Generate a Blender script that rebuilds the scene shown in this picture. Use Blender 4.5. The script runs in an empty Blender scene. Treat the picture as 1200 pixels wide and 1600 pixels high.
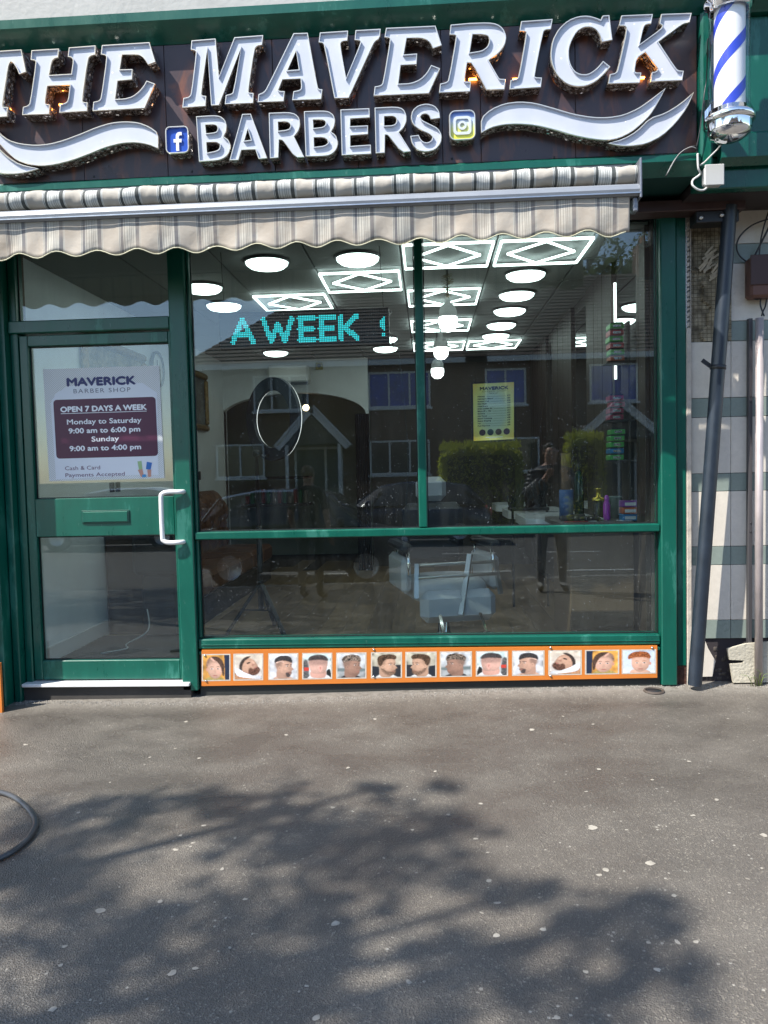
import bpy, bmesh, math, random
from mathutils import Vector, Matrix
from mathutils.geometry import tessellate_polygon
random.seed(11)
PI = math.pi
SC = bpy.context.scene
COL = SC.collection

# ------------------------------------------------------------------ camera
PSI, THE, RHO, HC, FOC = .05733, .0528, .02303, 1.36, 1202.0
def _basis():
    f = Vector((-math.sin(PSI)*math.cos(THE), math.cos(PSI)*math.cos(THE), -math.sin(THE)))
    r = Vector((math.cos(PSI), math.sin(PSI), 0)); u = r.cross(f)
    return r*math.cos(RHO)-u*math.sin(RHO), u*math.cos(RHO)+r*math.sin(RHO), f
CR, CU, CF = _basis()
cam_d = bpy.data.cameras.new('camera'); cam = bpy.data.objects.new('camera', cam_d); COL.objects.link(cam)
cam_d.sensor_fit = 'VERTICAL'; cam_d.sensor_height = 36; cam_d.lens = 36*FOC/1600
cam_d.clip_start = .05; cam_d.clip_end = 600
m = Matrix((CR, CU, -CF)).transposed().to_4x4(); m.translation = (0, 0, HC); cam.matrix_world = m
SC.camera = cam

# ------------------------------------------------------------------ light
SUNV = Vector((-.67, -.46, 1.0)).normalized()           # towards the sun
world = bpy.data.worlds.new('World'); SC.world = world; world.use_nodes = True
wn = world.node_tree; wn.nodes.clear()
sky = wn.nodes.new('ShaderNodeTexSky'); sky.sky_type = 'NISHITA'; sky.sun_disc = False
sky.sun_elevation = math.asin(SUNV.z); sky.sun_rotation = math.atan2(SUNV.x, SUNV.y)
sky.air_density = 1.0; sky.dust_density = .6; sky.ozone_density = 1.5
bg = wn.nodes.new('ShaderNodeBackground'); bg.inputs['Strength'].default_value = .148
wo = wn.nodes.new('ShaderNodeOutputWorld')
wn.links.new(sky.outputs[0], bg.inputs[0]); wn.links.new(bg.outputs[0], wo.inputs[0])
sd = bpy.data.lights.new('sun', 'SUN'); sd.energy = 4.3; sd.angle = math.radians(.55); sd.color = (1, .955, .88)
so = bpy.data.objects.new('sun', sd); COL.objects.link(so)
so.rotation_euler = SUNV.to_track_quat('Z', 'Y').to_euler(); so.location = (-20, -16, 30)
SC.view_settings.view_transform = 'Standard'; SC.view_settings.look = 'None'
SC.view_settings.exposure = 1.02; SC.view_settings.gamma = 1; SC.view_settings.use_curve_mapping = False
SC.render.engine = 'CYCLES'
cy = SC.cycles
cy.max_bounces = 9; cy.diffuse_bounces = 4; cy.glossy_bounces = 5; cy.transmission_bounces = 6; cy.transparent_max_bounces = 24
cy.caustics_reflective = False; cy.caustics_refractive = False
cy.sample_clamp_indirect = 4; cy.use_denoising = True; cy.blur_glossy = .3

# ------------------------------------------------------------------ photo geometry -> world
def ray(px, py): return CR*((px-600)/FOC) - CU*((py-800)/FOC) + CF
def at(px, py, Y):
    d = ray(px, py); t = Y/d.y; return Vector((d.x*t, Y, HC+d.z*t))
def atz(px, py, Z):
    d = ray(px, py); t = (Z-HC)/d.z; return Vector((d.x*t, d.y*t, Z))
def atx(px, py, X):
    d = ray(px, py); t = X/d.x; return Vector((X, d.y*t, HC+d.z*t))
def ground(x, y): return .0065 + .016*max(-6, min(6, x)) - .035*(4.75-y)
def atg(px, py):
    d = ray(px, py); t = .5
    for _ in range(40):
        p = Vector((d.x*t, d.y*t, HC+d.z*t)); e = p.z-ground(p.x, p.y); t += e/(-d.z+.035*d.y+1e-6)*.9
    return Vector((d.x*t, d.y*t, HC+d.z*t))
def mir(px, py, Y):                                      # a thing seen mirrored in the glass (glass plane y = 4.75)
    p = at(px, py, 9.5-Y); return Vector((p.x, Y, p.z))

# ------------------------------------------------------------------ materials
_M = {}
def new_mat(name):
    m = bpy.data.materials.new(name); m.use_nodes = True; return m, m.node_tree, m.node_tree.nodes['Principled BSDF']
def pm(name, col, rough=.5, metal=0, var=0, vs=4, bump=0, bs=60, coat=0, emit=0, ecol=None, spec=.5, var2=0, vs2=60, stretch=None, sheen=0):
    if name in _M: return _M[name]
    m, nt, b = new_mat(name); N = nt.nodes.new; L = nt.links.new
    c = tuple(col)+(1,)
    b.inputs['Base Color'].default_value = c; b.inputs['Roughness'].default_value = rough
    b.inputs['Metallic'].default_value = metal; b.inputs['Specular IOR Level'].default_value = spec
    if coat: b.inputs['Coat Weight'].default_value = coat; b.inputs['Coat Roughness'].default_value = .08
    if emit:
        b.inputs['Emission Color'].default_value = tuple(ecol or col)+(1,); b.inputs['Emission Strength'].default_value = emit
    if var or bump or var2:
        tc = N('ShaderNodeTexCoord'); mp = N('ShaderNodeMapping'); L(tc.outputs['Object'], mp.inputs[0])
        if stretch: mp.inputs['Scale'].default_value = stretch
        last = None
        for v, s in ((var, vs), (var2, vs2)):
            if not v: continue
            n = N('ShaderNodeTexNoise'); n.inputs['Scale'].default_value = s; n.inputs['Detail'].default_value = 6
            n.inputs['Roughness'].default_value = .65; L(mp.outputs[0], n.inputs['Vector'])
            mr = N('ShaderNodeMapRange'); mr.inputs['From Min'].default_value = .3; mr.inputs['From Max'].default_value = .7
            mr.inputs['To Min'].default_value = 1-v; mr.inputs['To Max'].default_value = 1+v; L(n.outputs['Fac'], mr.inputs['Value'])
            mx = N('ShaderNodeVectorMath'); mx.operation = 'SCALE'
            if last: L(last, mx.inputs[0])
            else: mx.inputs[0].default_value = col
            L(mr.outputs[0], mx.inputs['Scale']); last = mx.outputs[0]
            if v == var:
                rr = N('ShaderNodeMapRange'); rr.inputs['To Min'].default_value = max(0, rough-.12); rr.inputs['To Max'].default_value = min(1, rough+.15)
                L(n.outputs['Fac'], rr.inputs['Value']); L(rr.outputs[0], b.inputs['Roughness'])
        if last: L(last, b.inputs['Base Color'])
        if bump:
            n = N('ShaderNodeTexNoise'); n.inputs['Scale'].default_value = bs; n.inputs['Detail'].default_value = 5; L(mp.outputs[0], n.inputs['Vector'])
            bp = N('ShaderNodeBump'); bp.inputs['Strength'].default_value = bump; bp.inputs['Distance'].default_value = .01
            L(n.outputs['Fac'], bp.inputs['Height']); L(bp.outputs[0], b.inputs['Normal'])
    _M[name] = m; return m

def green_paint():
    m, nt, b = new_mat('green gloss paint'); N = nt.nodes.new; L = nt.links.new
    tc = N('ShaderNodeTexCoord'); n = N('ShaderNodeTexNoise'); n.inputs['Scale'].default_value = 3.2; n.inputs['Detail'].default_value = 8; n.inputs['Roughness'].default_value = .7
    mp = N('ShaderNodeMapping'); mp.inputs['Scale'].default_value = (1.6, 1.6, .45); L(tc.outputs['Object'], mp.inputs[0]); L(mp.outputs[0], n.inputs['Vector'])
    cr = N('ShaderNodeValToRGB'); e = cr.color_ramp.elements
    e[0].position = .30; e[0].color = (.0025, .070, .050, 1); e[1].position = .58; e[1].color = (.003, .098, .066, 1)
    x = e.new(.63); x.color = (.025, .155, .115, 1)
    L(n.outputs['Fac'], cr.inputs[0])
    n2 = N('ShaderNodeTexNoise'); n2.inputs['Scale'].default_value = 45; n2.inputs['Detail'].default_value = 4; L(mp.outputs[0], n2.inputs['Vector'])
    dr = N('ShaderNodeValToRGB'); dr.color_ramp.elements[0].position = .68; dr.color_ramp.elements[1].position = .76
    dr.color_ramp.elements[0].color = (0, 0, 0, 1); dr.color_ramp.elements[1].color = (.5, .5, .5, 1); L(n2.outputs['Fac'], dr.inputs[0])
    mx = N('ShaderNodeMix'); mx.data_type = 'RGBA'; L(dr.outputs[0], mx.inputs['Factor']); L(cr.outputs[0], mx.inputs[6]); mx.inputs[7].default_value = (.10, .20, .16, 1)
    L(mx.outputs[2], b.inputs['Base Color'])
    rr = N('ShaderNodeMapRange'); rr.inputs['To Min'].default_value = .14; rr.inputs['To Max'].default_value = .48; L(n.outputs['Fac'], rr.inputs['Value']); L(rr.outputs[0], b.inputs['Roughness'])
    bp = N('ShaderNodeBump'); bp.inputs['Strength'].default_value = .12; bp.inputs['Distance'].default_value = .004; L(n2.outputs['Fac'], bp.inputs['Height']); L(bp.outputs[0], b.inputs['Normal'])
    _M['green'] = m; return m
GREEN = green_paint()

def glass_mat(name, refl=1.5, tint=(.9, .95, .93), dirt=.05, streak=True):
    m = bpy.data.materials.new(name); m.use_nodes = True; nt = m.node_tree; nt.nodes.clear(); N = nt.nodes.new; L = nt.links.new
    o = N('ShaderNodeOutputMaterial'); t = N('ShaderNodeBsdfTransparent'); t.inputs[0].default_value = tint+(1,)
    g = N('ShaderNodeBsdfGlossy'); g.inputs['Roughness'].default_value = 0.0; g.inputs['Color'].default_value = (.93, .97, 1, 1)
    ge = N('ShaderNodeNewGeometry'); dt = N('ShaderNodeVectorMath'); dt.operation = 'DOT_PRODUCT'; L(ge.outputs['Normal'], dt.inputs[0]); L(ge.outputs['Incoming'], dt.inputs[1])
    ab = N('ShaderNodeMath'); ab.operation = 'ABSOLUTE'; L(dt.outputs['Value'], ab.inputs[0]); om = N('ShaderNodeMath'); om.operation = 'SUBTRACT'; om.inputs[0].default_value = 1; L(ab.outputs[0], om.inputs[1])
    pw = N('ShaderNodeMath'); pw.operation = 'POWER'; L(om.outputs[0], pw.inputs[0]); pw.inputs[1].default_value = 5
    f = N('ShaderNodeMath'); f.operation = 'MULTIPLY_ADD'; L(pw.outputs[0], f.inputs[0]); f.inputs[1].default_value = .9; f.inputs[2].default_value = .045
    mu = N('ShaderNodeMath'); mu.operation = 'MULTIPLY'; mu.inputs[1].default_value = refl; mu.use_clamp = True; L(f.outputs[0], mu.inputs[0])
    ms = N('ShaderNodeMixShader'); L(mu.outputs[0], ms.inputs[0]); L(t.outputs[0], ms.inputs[1]); L(g.outputs[0], ms.inputs[2])
    d = N('ShaderNodeBsdfDiffuse'); d.inputs[0].default_value = (.42, .43, .40, 1)
    tc = N('ShaderNodeTexCoord'); mp = N('ShaderNodeMapping'); mp.inputs['Scale'].default_value = (9, 9, 1.2) if streak else (3, 3, 3); L(tc.outputs['Object'], mp.inputs[0])
    n = N('ShaderNodeTexNoise'); n.inputs['Scale'].default_value = 1.6; n.inputs['Detail'].default_value = 7; n.inputs['Roughness'].default_value = .7; L(mp.outputs[0], n.inputs['Vector'])
    mr = N('ShaderNodeMapRange'); mr.inputs['From Min'].default_value = .42; mr.inputs['From Max'].default_value = .8; mr.inputs['To Min'].default_value = dirt*.1; mr.inputs['To Max'].default_value = dirt
    L(n.outputs['Fac'], mr.inputs['Value'])
    m2 = N('ShaderNodeMixShader'); L(mr.outputs[0], m2.inputs[0]); L(ms.outputs[0], m2.inputs[1]); L(d.outputs[0], m2.inputs[2])
    L(m2.outputs[0], o.inputs[0]); return m
GLASS = glass_mat('shop window glass', 1.45, dirt=.022)

# ------------------------------------------------------------------ mesh builder
class MB:
    def __init__(s): s.v = []; s.f = []; s.m = []; s.sm = []
    def add(s, vs, fs, mi=0, smooth=False):
        k = len(s.v); s.v += [tuple(v) for v in vs]
        for f in fs: s.f.append([i+k for i in f]); s.m.append(mi); s.sm.append(smooth)
        return s
    def box(s, x0, x1, y0, y1, z0, z1, mi=0, bev=0):
        if bev:
            b = min(bev, (x1-x0)*.45, (y1-y0)*.45, (z1-z0)*.45)
            # chamfer on the vertical edges and the horizontal ones (rounded-off box, 24 verts)
            vs = []
            for sx, X in ((1, x0), (-1, x1)):
                for sy, Yy in ((1, y0), (-1, y1)):
                    for sz, Z in ((1, z0), (-1, z1)):
                        vs += [(X, Yy+sy*b, Z+sz*b), (X+sx*b, Yy, Z+sz*b), (X+sx*b, Yy+sy*b, Z)]
            bm = bmesh.new(); bv = [bm.verts.new(v) for v in vs]
            r = bmesh.ops.convex_hull(bm, input=bv); bmesh.ops.dissolve_limit(bm, angle_limit=.02, verts=bm.verts, edges=bm.edges)
            bm.verts.index_update(); s.add([v.co[:] for v in bm.verts], [[v.index for v in f.verts] for f in bm.faces], mi); bm.free(); return s
        return s.add([(x0, y0, z0), (x1, y0, z0), (x1, y1, z0), (x0, y1, z0), (x0, y0, z1), (x1, y0, z1), (x1, y1, z1), (x0, y1, z1)],
              [(0, 3, 2, 1), (4, 5, 6, 7), (0, 1, 5, 4), (1, 2, 6, 5), (2, 3, 7, 6), (3, 0, 4, 7)], mi)
    def obox(s, c, ax, ay, az, hx, hy, hz, mi=0):       # oriented box
        c = Vector(c); vs = []
        for z in (-1, 1):
            for x, y in ((-1, -1), (1, -1), (1, 1), (-1, 1)): vs.append(c+ax*(hx*x)+ay*(hy*y)+az*(hz*z))
        return s.add(vs, [(0, 3, 2, 1), (4, 5, 6, 7), (0, 1, 5, 4), (1, 2, 6, 5), (2, 3, 7, 6), (3, 0, 4, 7)], mi)
    def bar(s, a, b, w, d, up=Vector((0, 0, 1)), mi=0):
        a, b = Vector(a), Vector(b); z = (b-a).normalized(); x = z.cross(up)
        if x.length < 1e-4: x = z.cross(Vector((0, 1, 0)))
        x.normalize(); y = z.cross(x); return s.obox((a+b)/2, x, y, z, w/2, d/2, (b-a).length/2, mi)
    def tube(s, pts, r, n=10, mi=0, caps=True, smooth=True):
        pts = [Vector(p) for p in pts]; k = len(pts); rs = r if isinstance(r, (list, tuple)) else [r]*k
        t0 = (pts[1]-pts[0]).normalized(); x = t0.cross(Vector((0, 0, 1)))
        if x.length < 1e-3: x = t0.cross(Vector((0, 1, 0)))
        x.normalize(); vs = []; fs = []
        for i in range(k):
            t = (pts[min(i+1, k-1)]-pts[max(i-1, 0)]).normalized(); x = (x-t*x.dot(t)).normalized(); y = t.cross(x)
            for j in range(n):
                a = 2*PI*j/n; vs.append(pts[i]+(x*math.cos(a)+y*math.sin(a))*rs[i])
        for i in range(k-1):
            for j in range(n): fs.append((i*n+j, i*n+(j+1) % n, (i+1)*n+(j+1) % n, (i+1)*n+j))
        s.add(vs, fs, mi, smooth)
        if caps: s.add([vs[j] for j in range(n)], [list(range(n))[::-1]], mi); s.add(vs[-n:], [list(range(n))], mi)
        return s
    def lathe(s, prof, c=(0, 0, 0), n=24, mi=0, axis='z', smooth=True, ph0=0, ph1=2*PI):
        c = Vector(c); vs = []; fs = []; k = len(prof); full = abs(ph1-ph0-2*PI) < 1e-6; nn = n if full else n+1
        for r, h in prof:
            for j in range(nn):
                a = ph0+(ph1-ph0)*j/n; p = (r*math.cos(a), r*math.sin(a), h)
                if axis == 'y': p = (p[0], p[2], p[1])
                if axis == 'x': p = (p[2], p[0], p[1])
                vs.append(c+Vector(p))
        for i in range(k-1):
            for j in range(n): a, b = j, (j+1) % nn; fs.append((i*nn+a, i*nn+b, (i+1)*nn+b, (i+1)*nn+a))
        return s.add(vs, fs, mi, smooth)
    def sph(s, c, r, n=10, mi=0, sc=(1, 1, 1)):
        c = Vector(c); vs = []; fs = []; k = n//2+1
        for i in range(k):
            th = PI*i/(k-1)
            for j in range(n):
                a = 2*PI*j/n; vs.append(c+Vector((r*sc[0]*math.sin(th)*math.cos(a), r*sc[1]*math.sin(th)*math.sin(a), r*sc[2]*math.cos(th))))
        for i in range(k-1):
            for j in range(n): fs.append((i*n+j, (i+1)*n+j, (i+1)*n+(j+1) % n, i*n+(j+1) % n))
        return s.add(vs, fs, mi, True)
    def prism(s, poly, y0, y1, mi=0, holes=(), smooth_side=False, axis='y', mside=None):
        """poly: list of (a,b); extruded along an axis"""
        def P(a, b, y):
            return (a, y, b) if axis == 'y' else ((y, a, b) if axis == 'x' else (a, b, y))
        loops = [list(poly)]+[list(h) for h in holes]
        flat = [p for l in loops for p in l]
        tris = tessellate_polygon([[Vector((p[0], p[1], 0)) for p in l] for l in loops])
        n = len(flat)
        s.add([P(a, b, y0) for a, b in flat]+[P(a, b, y1) for a, b in flat], [tuple(t) for t in tris]+[tuple(i+n for i in t)[::-1] for t in tris], mi)
        for l in loops:
            k = len(l); s.add([P(a, b, y0) for a, b in l]+[P(a, b, y1) for a, b in l], [(i, (i+1) % k, (i+1) % k+k, i+k) for i in range(k)], mi if mside is None else mside, smooth_side)
        return s
    def build(s, name, mats, parent=None, local=False, fix=True, kind=None):
        me = bpy.data.meshes.new(name); me.from_pydata(s.v, [], s.f)
        mats = mats if isinstance(mats, (list, tuple)) else [mats]
        for mt in mats: me.materials.append(mt)
        me.polygons.foreach_set('material_index', s.m); me.polygons.foreach_set('use_smooth', s.sm)
        if fix:
            bm = bmesh.new(); bm.from_mesh(me); bmesh.ops.remove_doubles(bm, verts=bm.verts, dist=1e-6) if len(s.v) < 60000 else None
            bmesh.ops.recalc_face_normals(bm, faces=bm.faces); bm.to_mesh(me); bm.free()
        me.update()
        o = bpy.data.objects.new(name, me); COL.objects.link(o)
        if kind: o['kind'] = kind
        if parent is not None:
            o.parent = parent
            if not local:
                w = Vector((0, 0, 0)); p = parent
                while p is not None: w += p.location; p = p.parent
                o.location = -w
        return o

def thing(name, label, cat, loc=(0, 0, 0), group=None):
    o = bpy.data.objects.new(name, None); o.empty_display_size = .1; COL.objects.link(o); o.location = loc
    o['label'] = label; o['category'] = cat
    if group: o['group'] = group
    return o
def tag(o, label, cat, group=None, kind=None):
    o['label'] = label; o['category'] = cat
    if group: o['group'] = group
    if kind: o['kind'] = kind
    return o
def copy_tree(o, loc=None, rz=None, label=None, parent=None):
    c = o.copy(); COL.objects.link(c)
    if parent is not None: c.parent = parent
    if loc is not None: c.location = loc
    if rz is not None: c.rotation_euler.z = rz
    if label: c['label'] = label
    for ch in list(o.children): copy_tree(ch, parent=c)
    return c
def smooth_curve(pts, k=6):
    pts = [Vector(p) for p in pts]; out = []
    for i in range(len(pts)-1):
        p0 = pts[max(i-1, 0)]; p1 = pts[i]; p2 = pts[i+1]; p3 = pts[min(i+2, len(pts)-1)]
        for j in range(k):
            t = j/k; out.append(.5*((2*p1)+(p2-p0)*t+(2*p0-5*p1+4*p2-p3)*t*t+(-p0+3*p1-3*p2+p3)*t**3))
    out.append(pts[-1]); return out

# ---- materials used across
WHITE = pm('white satin paint', (.72, .72, .70), .4, var=.06, vs=6)
UPVC = pm('white plastic', (.78, .78, .77), .28, var=.04, vs=8)
STEEL = pm('brushed metal', (.6, .6, .6), .25, 1, var=.08, vs=30)
CHROME = pm('chrome', (.82, .82, .82), .06, 1)
ALU = pm('dull aluminium', (.55, .55, .56), .32, 1, var=.1, vs=20)
BLACK = pm('black plastic', (.018, .019, .022), .38, var=.15, vs=12)
RUBBER = pm('black rubber', (.016, .016, .018), .6)
DARKWOOD = pm('dark brown timber', (.030, .020, .015), .5, var=.35, vs=4, stretch=(8, 8, .6), bump=.2, bs=18)
GOLD = pm('gold trim', (.72, .55, .28), .22, 1)

# ================================================================== GROUND
def pavement_mat():
    m, nt, b = new_mat('worn asphalt pavement'); N = nt.nodes.new; L = nt.links.new
    tc = N('ShaderNodeTexCoord'); O = tc.outputs['Object']
    def noise(s, d=6, r=.6, sc=None):
        n = N('ShaderNodeTexNoise'); n.inputs['Scale'].default_value = s; n.inputs['Detail'].default_value = d; n.inputs['Roughness'].default_value = r
        if sc:
            mp = N('ShaderNodeMapping'); mp.inputs['Scale'].default_value = sc; L(O, mp.inputs[0]); L(mp.outputs[0], n.inputs['Vector'])
        else: L(O, n.inputs['Vector'])
        return n.outputs['Fac']
    def mrange(x, a, b_, c, d):
        r = N('ShaderNodeMapRange'); r.inputs['From Min'].default_value = a; r.inputs['From Max'].default_value = b_; r.inputs['To Min'].default_value = c; r.inputs['To Max'].default_value = d
        L(x, r.inputs['Value']); return r.outputs[0]
    def mixc(f, a, b_):
        x = N('ShaderNodeMix'); x.data_type = 'RGBA'; L(f, x.inputs['Factor'])
        for i, v in ((6, a), (7, b_)):
            if isinstance(v, tuple): x.inputs[i].default_value = v+(1,)
            else: L(v, x.inputs[i])
        return x.outputs[2]
    big = mrange(noise(.9, 5, .6), .32, .68, 0, 1)
    base = mixc(big, (.106, .095, .081), (.198, .177, .148))
    base = mixc(mrange(noise(5, 6, .7), .35, .7, 0, .7), base, (.118, .102, .085))
    # aggregate: small stones of mixed tone
    vo = N('ShaderNodeTexVoronoi'); vo.inputs['Scale'].default_value = 190; L(O, vo.inputs['Vector'])
    sep = N('ShaderNodeSeparateColor'); L(vo.outputs['Color'], sep.inputs[0])
    base = mixc(mrange(sep.outputs[0], 0, 1, .0, .5), base, (.068, .060, .051))
    base = mixc(mrange(sep.outputs[1], .90, .94, 0, .6), base, (.30, .27, .22))
    vo2 = N('ShaderNodeTexVoronoi'); vo2.inputs['Scale'].default_value = 70; L(O, vo2.inputs['Vector'])
    sep2 = N('ShaderNodeSeparateColor'); L(vo2.outputs['Color'], sep2.inputs[0])
    sp = N('ShaderNodeMath'); sp.operation = 'MULTIPLY'; L(mrange(sep2.outputs[2], .982, .988, 0, .8), sp.inputs[0]); L(mrange(vo2.outputs['Distance'], .25, .4, 1, 0), sp.inputs[1])
    base = mixc(sp.outputs[0], base, (.45, .42, .36))
    # gritty pale strip at the foot of the wall, damp patch in front of it
    sx = N('ShaderNodeSeparateXYZ'); L(O, sx.inputs[0])
    edge = mrange(sx.outputs['Y'], 4.48, 4.62, 0, 1)
    em = N('ShaderNodeMath'); em.operation = 'MULTIPLY'; L(edge, em.inputs[0]); L(mrange(noise(22, 4), .35, .6, .2, .9), em.inputs[1])
    base = mixc(em.outputs[0], base, (.24, .22, .19))
    dampy = mrange(sx.outputs['Y'], 1.8, 3.3, .15, 1); dampy2 = mrange(sx.outputs['Y'], 4.35, 4.5, 1, 0)
    dm = N('ShaderNodeMath'); dm.operation = 'MULTIPLY'; L(dampy, dm.inputs[0]); L(dampy2, dm.inputs[1])
    dm2 = N('ShaderNodeMath'); dm2.operation = 'MULTIPLY'; L(dm.outputs[0], dm2.inputs[0]); L(mrange(noise(1.6, 5, .6, (1, 1.6, 1)), .36, .62, 0.15, 1), dm2.inputs[1])
    base = mixc(mrange(dm2.outputs[0], 0, 1, 0, .66), base, (.070, .060, .053))
    L(base, b.inputs['Base Color'])
    L(mrange(dm2.outputs[0], 0, 1, .60, .20), b.inputs['Roughness'])
    bp = N('ShaderNodeBump'); bp.inputs['Strength'].default_value = .85; bp.inputs['Distance'].default_value = .0038
    ad = N('ShaderNodeMath'); ad.operation = 'MULTIPLY_ADD'; L(vo.outputs['Distance'], ad.inputs[0]); ad.inputs[1].default_value = .9; L(noise(120, 3), ad.inputs[2])
    L(ad.outputs[0], bp.inputs['Height'])
    bp2 = N('ShaderNodeBump'); bp2.inputs['Strength'].default_value = .35; bp2.inputs['Distance'].default_value = .02; L(noise(6, 4), bp2.inputs['Height']); L(bp.outputs[0], bp2.inputs['Normal'])
    L(bp2.outputs[0], b.inputs['Normal']); return m
PAVE = pavement_mat()
def sheet(name, x0, x1, y0, y1, zf, mat, nx=2, ny=2):
    mb = MB(); vs = [(x0+(x1-x0)*i/nx, y0+(y1-y0)*j/ny) for j in range(ny+1) for i in range(nx+1)]
    mb.add([(x, y, zf(x, y)) for x, y in vs], [(j*(nx+1)+i, j*(nx+1)+i+1, (j+1)*(nx+1)+i+1, (j+1)*(nx+1)+i) for j in range(ny) for i in range(nx)], 0, True)
    o = mb.build(name, mat, fix=False, kind='structure'); return o
KY = -1.3                                                # kerb line of the near pavement
def gz(x, y): return ground(x, y)+.004*math.sin(x*2.1+1)*math.sin(y*1.7)
sheet('pavement', -30, 30, KY, 4.9, gz, PAVE, 120, 30)
ROADM = pm('grey road asphalt', (.085, .083, .080), .75, var=.2, vs=1.2, var2=.25, vs2=90, bump=.4, bs=200)
def rz(x, y): return -.335-.01*abs(y+5.5)
sheet('road', -60, 60, -10.2, KY+.002, rz, ROADM, 4, 6)
sheet('far_pavement', -60, 60, -12.2, -10.2, lambda x, y: -.27, pm('far paving', (.15, .14, .13), .8, var=.15, vs=2), 2, 2)
sheet('front_garden', -60, 60, -15.4, -12.2, lambda x, y: -.25, pm('garden soil and grass', (.05, .07, .025), .9, var=.4, vs=2), 2, 2)
sheet('ground', -300, 300, -300, 200, lambda x, y: -.55, pm('distant ground', (.06, .07, .04), .9, var=.3, vs=.2), 2, 2)
KERB = pm('concrete kerb', (.25, .24, .22), .75, var=.15, vs=5, bump=.3)
kmb = MB()
for i in range(40):
    x = -18+i*.915; z = ground(x+.45, KY)
    kmb.box(x, x+.905, KY-.13, KY+.001, z-.4, z+.003, bev=.012)
kmb.build('kerb', KERB, kind='structure')
MB().box(-40, 40, -10.2, -10.07, -.45, -.25).build('far_kerb', KERB, kind='structure')
LINE = pm('worn white road paint', (.55, .55, .52), .6, var=.3, vs=9)
dash = None
for i in range(5):
    y = -3.4 if i < 3 else -6.1; p = mir(505+i*190, 895, -3.4) if i < 3 else mir(690+(i-3)*160, 870, -6.1)
    MB().box(p.x, p.x+1.1, y-.05, y+.05, rz(0, y)-.01, rz(0, y)+.005).build('road_marking', LINE, kind='structure')

# gum spots, flecks, grit
gm = MB()
def blob(mb, p, r, h=.002, el=1.0, rot=0, n=9):
    ring = []
    for j in range(n):
        a = 2*PI*j/n; rr = r*random.uniform(.65, 1.1); x = math.cos(a)*rr*el; y = math.sin(a)*rr
        ring.append((p.x+x*math.cos(rot)-y*math.sin(rot), p.y+x*math.sin(rot)+y*math.cos(rot)))
    vs = [(x, y, gz(x, y)+.0012) for x, y in ring]+[(p.x, p.y, gz(p.x, p.y)+.0012+h)]
    mb.add(vs, [(j, (j+1) % n, n) for j in range(n)], 0, True)
for px, py, r in [(831,1141,.021),(926,1292,.026),(1015,1348,.026),(946,1358,.016),(520,1262,.012),(311,1185,.014),(700,1272,.012),(291,1127,.018),(40,1164,.017),(1053,1399,.014),(524,1443,.019),(270,1521,.018),(305,1514,.012),(776,1461,.016),(848,1451,.014),(638,1534,.013),(1193,1306,.018),(586,1124,.014),(447,1148,.015),(880,1120,.012),(1077,1190,.014),(936,1202,.014),(751,1255,.012),(680,1205,.012),(1027,1515,.014),(915,1518,.012),(123,1271,.013),(250,1410,.014),(383,1406,.012),(157,1425,.022),(764,1375,.013),(82,1578,.016),(494,1590,.015),(870,1590,.012),(1120,1250,.013)]:
    blob(gm, atg(px, py), r*.72, .001, 1.2, random.uniform(0, 3))
for i in range(90):
    blob(gm, atg(random.uniform(-20, 1220), 1085+515*random.random()**1.3), random.choice((.003, .004, .005, .008)), .001, random.uniform(1, 2), random.uniform(0, 3), 7)
tag(gm.build('chewing_gum_spots', pm('trodden chewing gum', (.34, .31, .26), .6, var=.25, vs=30), fix=False), 'flattened pale chewing gum spots trodden into the asphalt pavement', 'gum spots', kind='stuff')
gr = MB()
for i in range(2600):
    x = random.uniform(-2.9, 2.6); t = abs(random.gauss(0, .045)); y = 4.64-t-.0+random.uniform(-.01, .01)
    y += .06*math.sin(x*1.3); z = gz(x, y); r = random.uniform(.002, .0055)*(1 if t < .08 else .7)
    a = random.uniform(0, 6); vs = [(x+r*math.cos(a+k*2.09), y+r*math.sin(a+k*2.09), z) for k in range(3)]+[(x, y, z+r*1.2)]
    gr.add(vs, [(0, 1, 3), (1, 2, 3), (2, 0, 3)])
tag(gr.build('wall_foot_grit', pm('pale grit', (.26, .24, .21), .8, var=.3, vs=40), fix=False), 'loose pale grit lying along the foot of the shopfront', 'grit', kind='stuff')
pt = [atg(-40, 1236), atg(0, 1242), atg(22, 1250), atg(42, 1266), atg(54, 1283), atg(55, 1297), atg(44, 1316), atg(22, 1335), atg(0, 1347), atg(-50, 1370)]
pt = [Vector((p.x, p.y, gz(p.x, p.y)+.0125)) for p in pt]
tag(MB().tube(smooth_curve(pt), .0115, 10).build('hose', pm('grey black hose', (.055, .057, .062), .33, var=.25, vs=20)), 'dark rubber hose looping onto the pavement at the left edge', 'hose')
dc = thing('drain_cover', 'small round black drain cover sunk in the pavement near the wall', 'drain', atg(1022, 1080))
MB().lathe([(.0, .006), (.042, .006), (.044, .0)], (0, 0, 0), 20).build('cover_plate', BLACK, dc, local=True)
MB().lathe([(.048, .0), (.05, .009), (.058, .009), (.062, 0)], (0, 0, 0), 20).build('cover_ring', pm('rusty iron', (.06, .045, .035), .7, var=.3), dc, local=True)

# ================================================================== SHOPFRONT
shop = thing('barber_shop', 'green painted barber shopfront with large windows and glazed door at left', 'shopfront', (0, 4.7, 0))
def gb(name, x0, x1, y0, y1, z0, z1, parent=shop, mat=GREEN, bev=.006): return MB().box(x0, x1, y0, y1, z0, z1, bev=bev).build(name, mat, parent)
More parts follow.
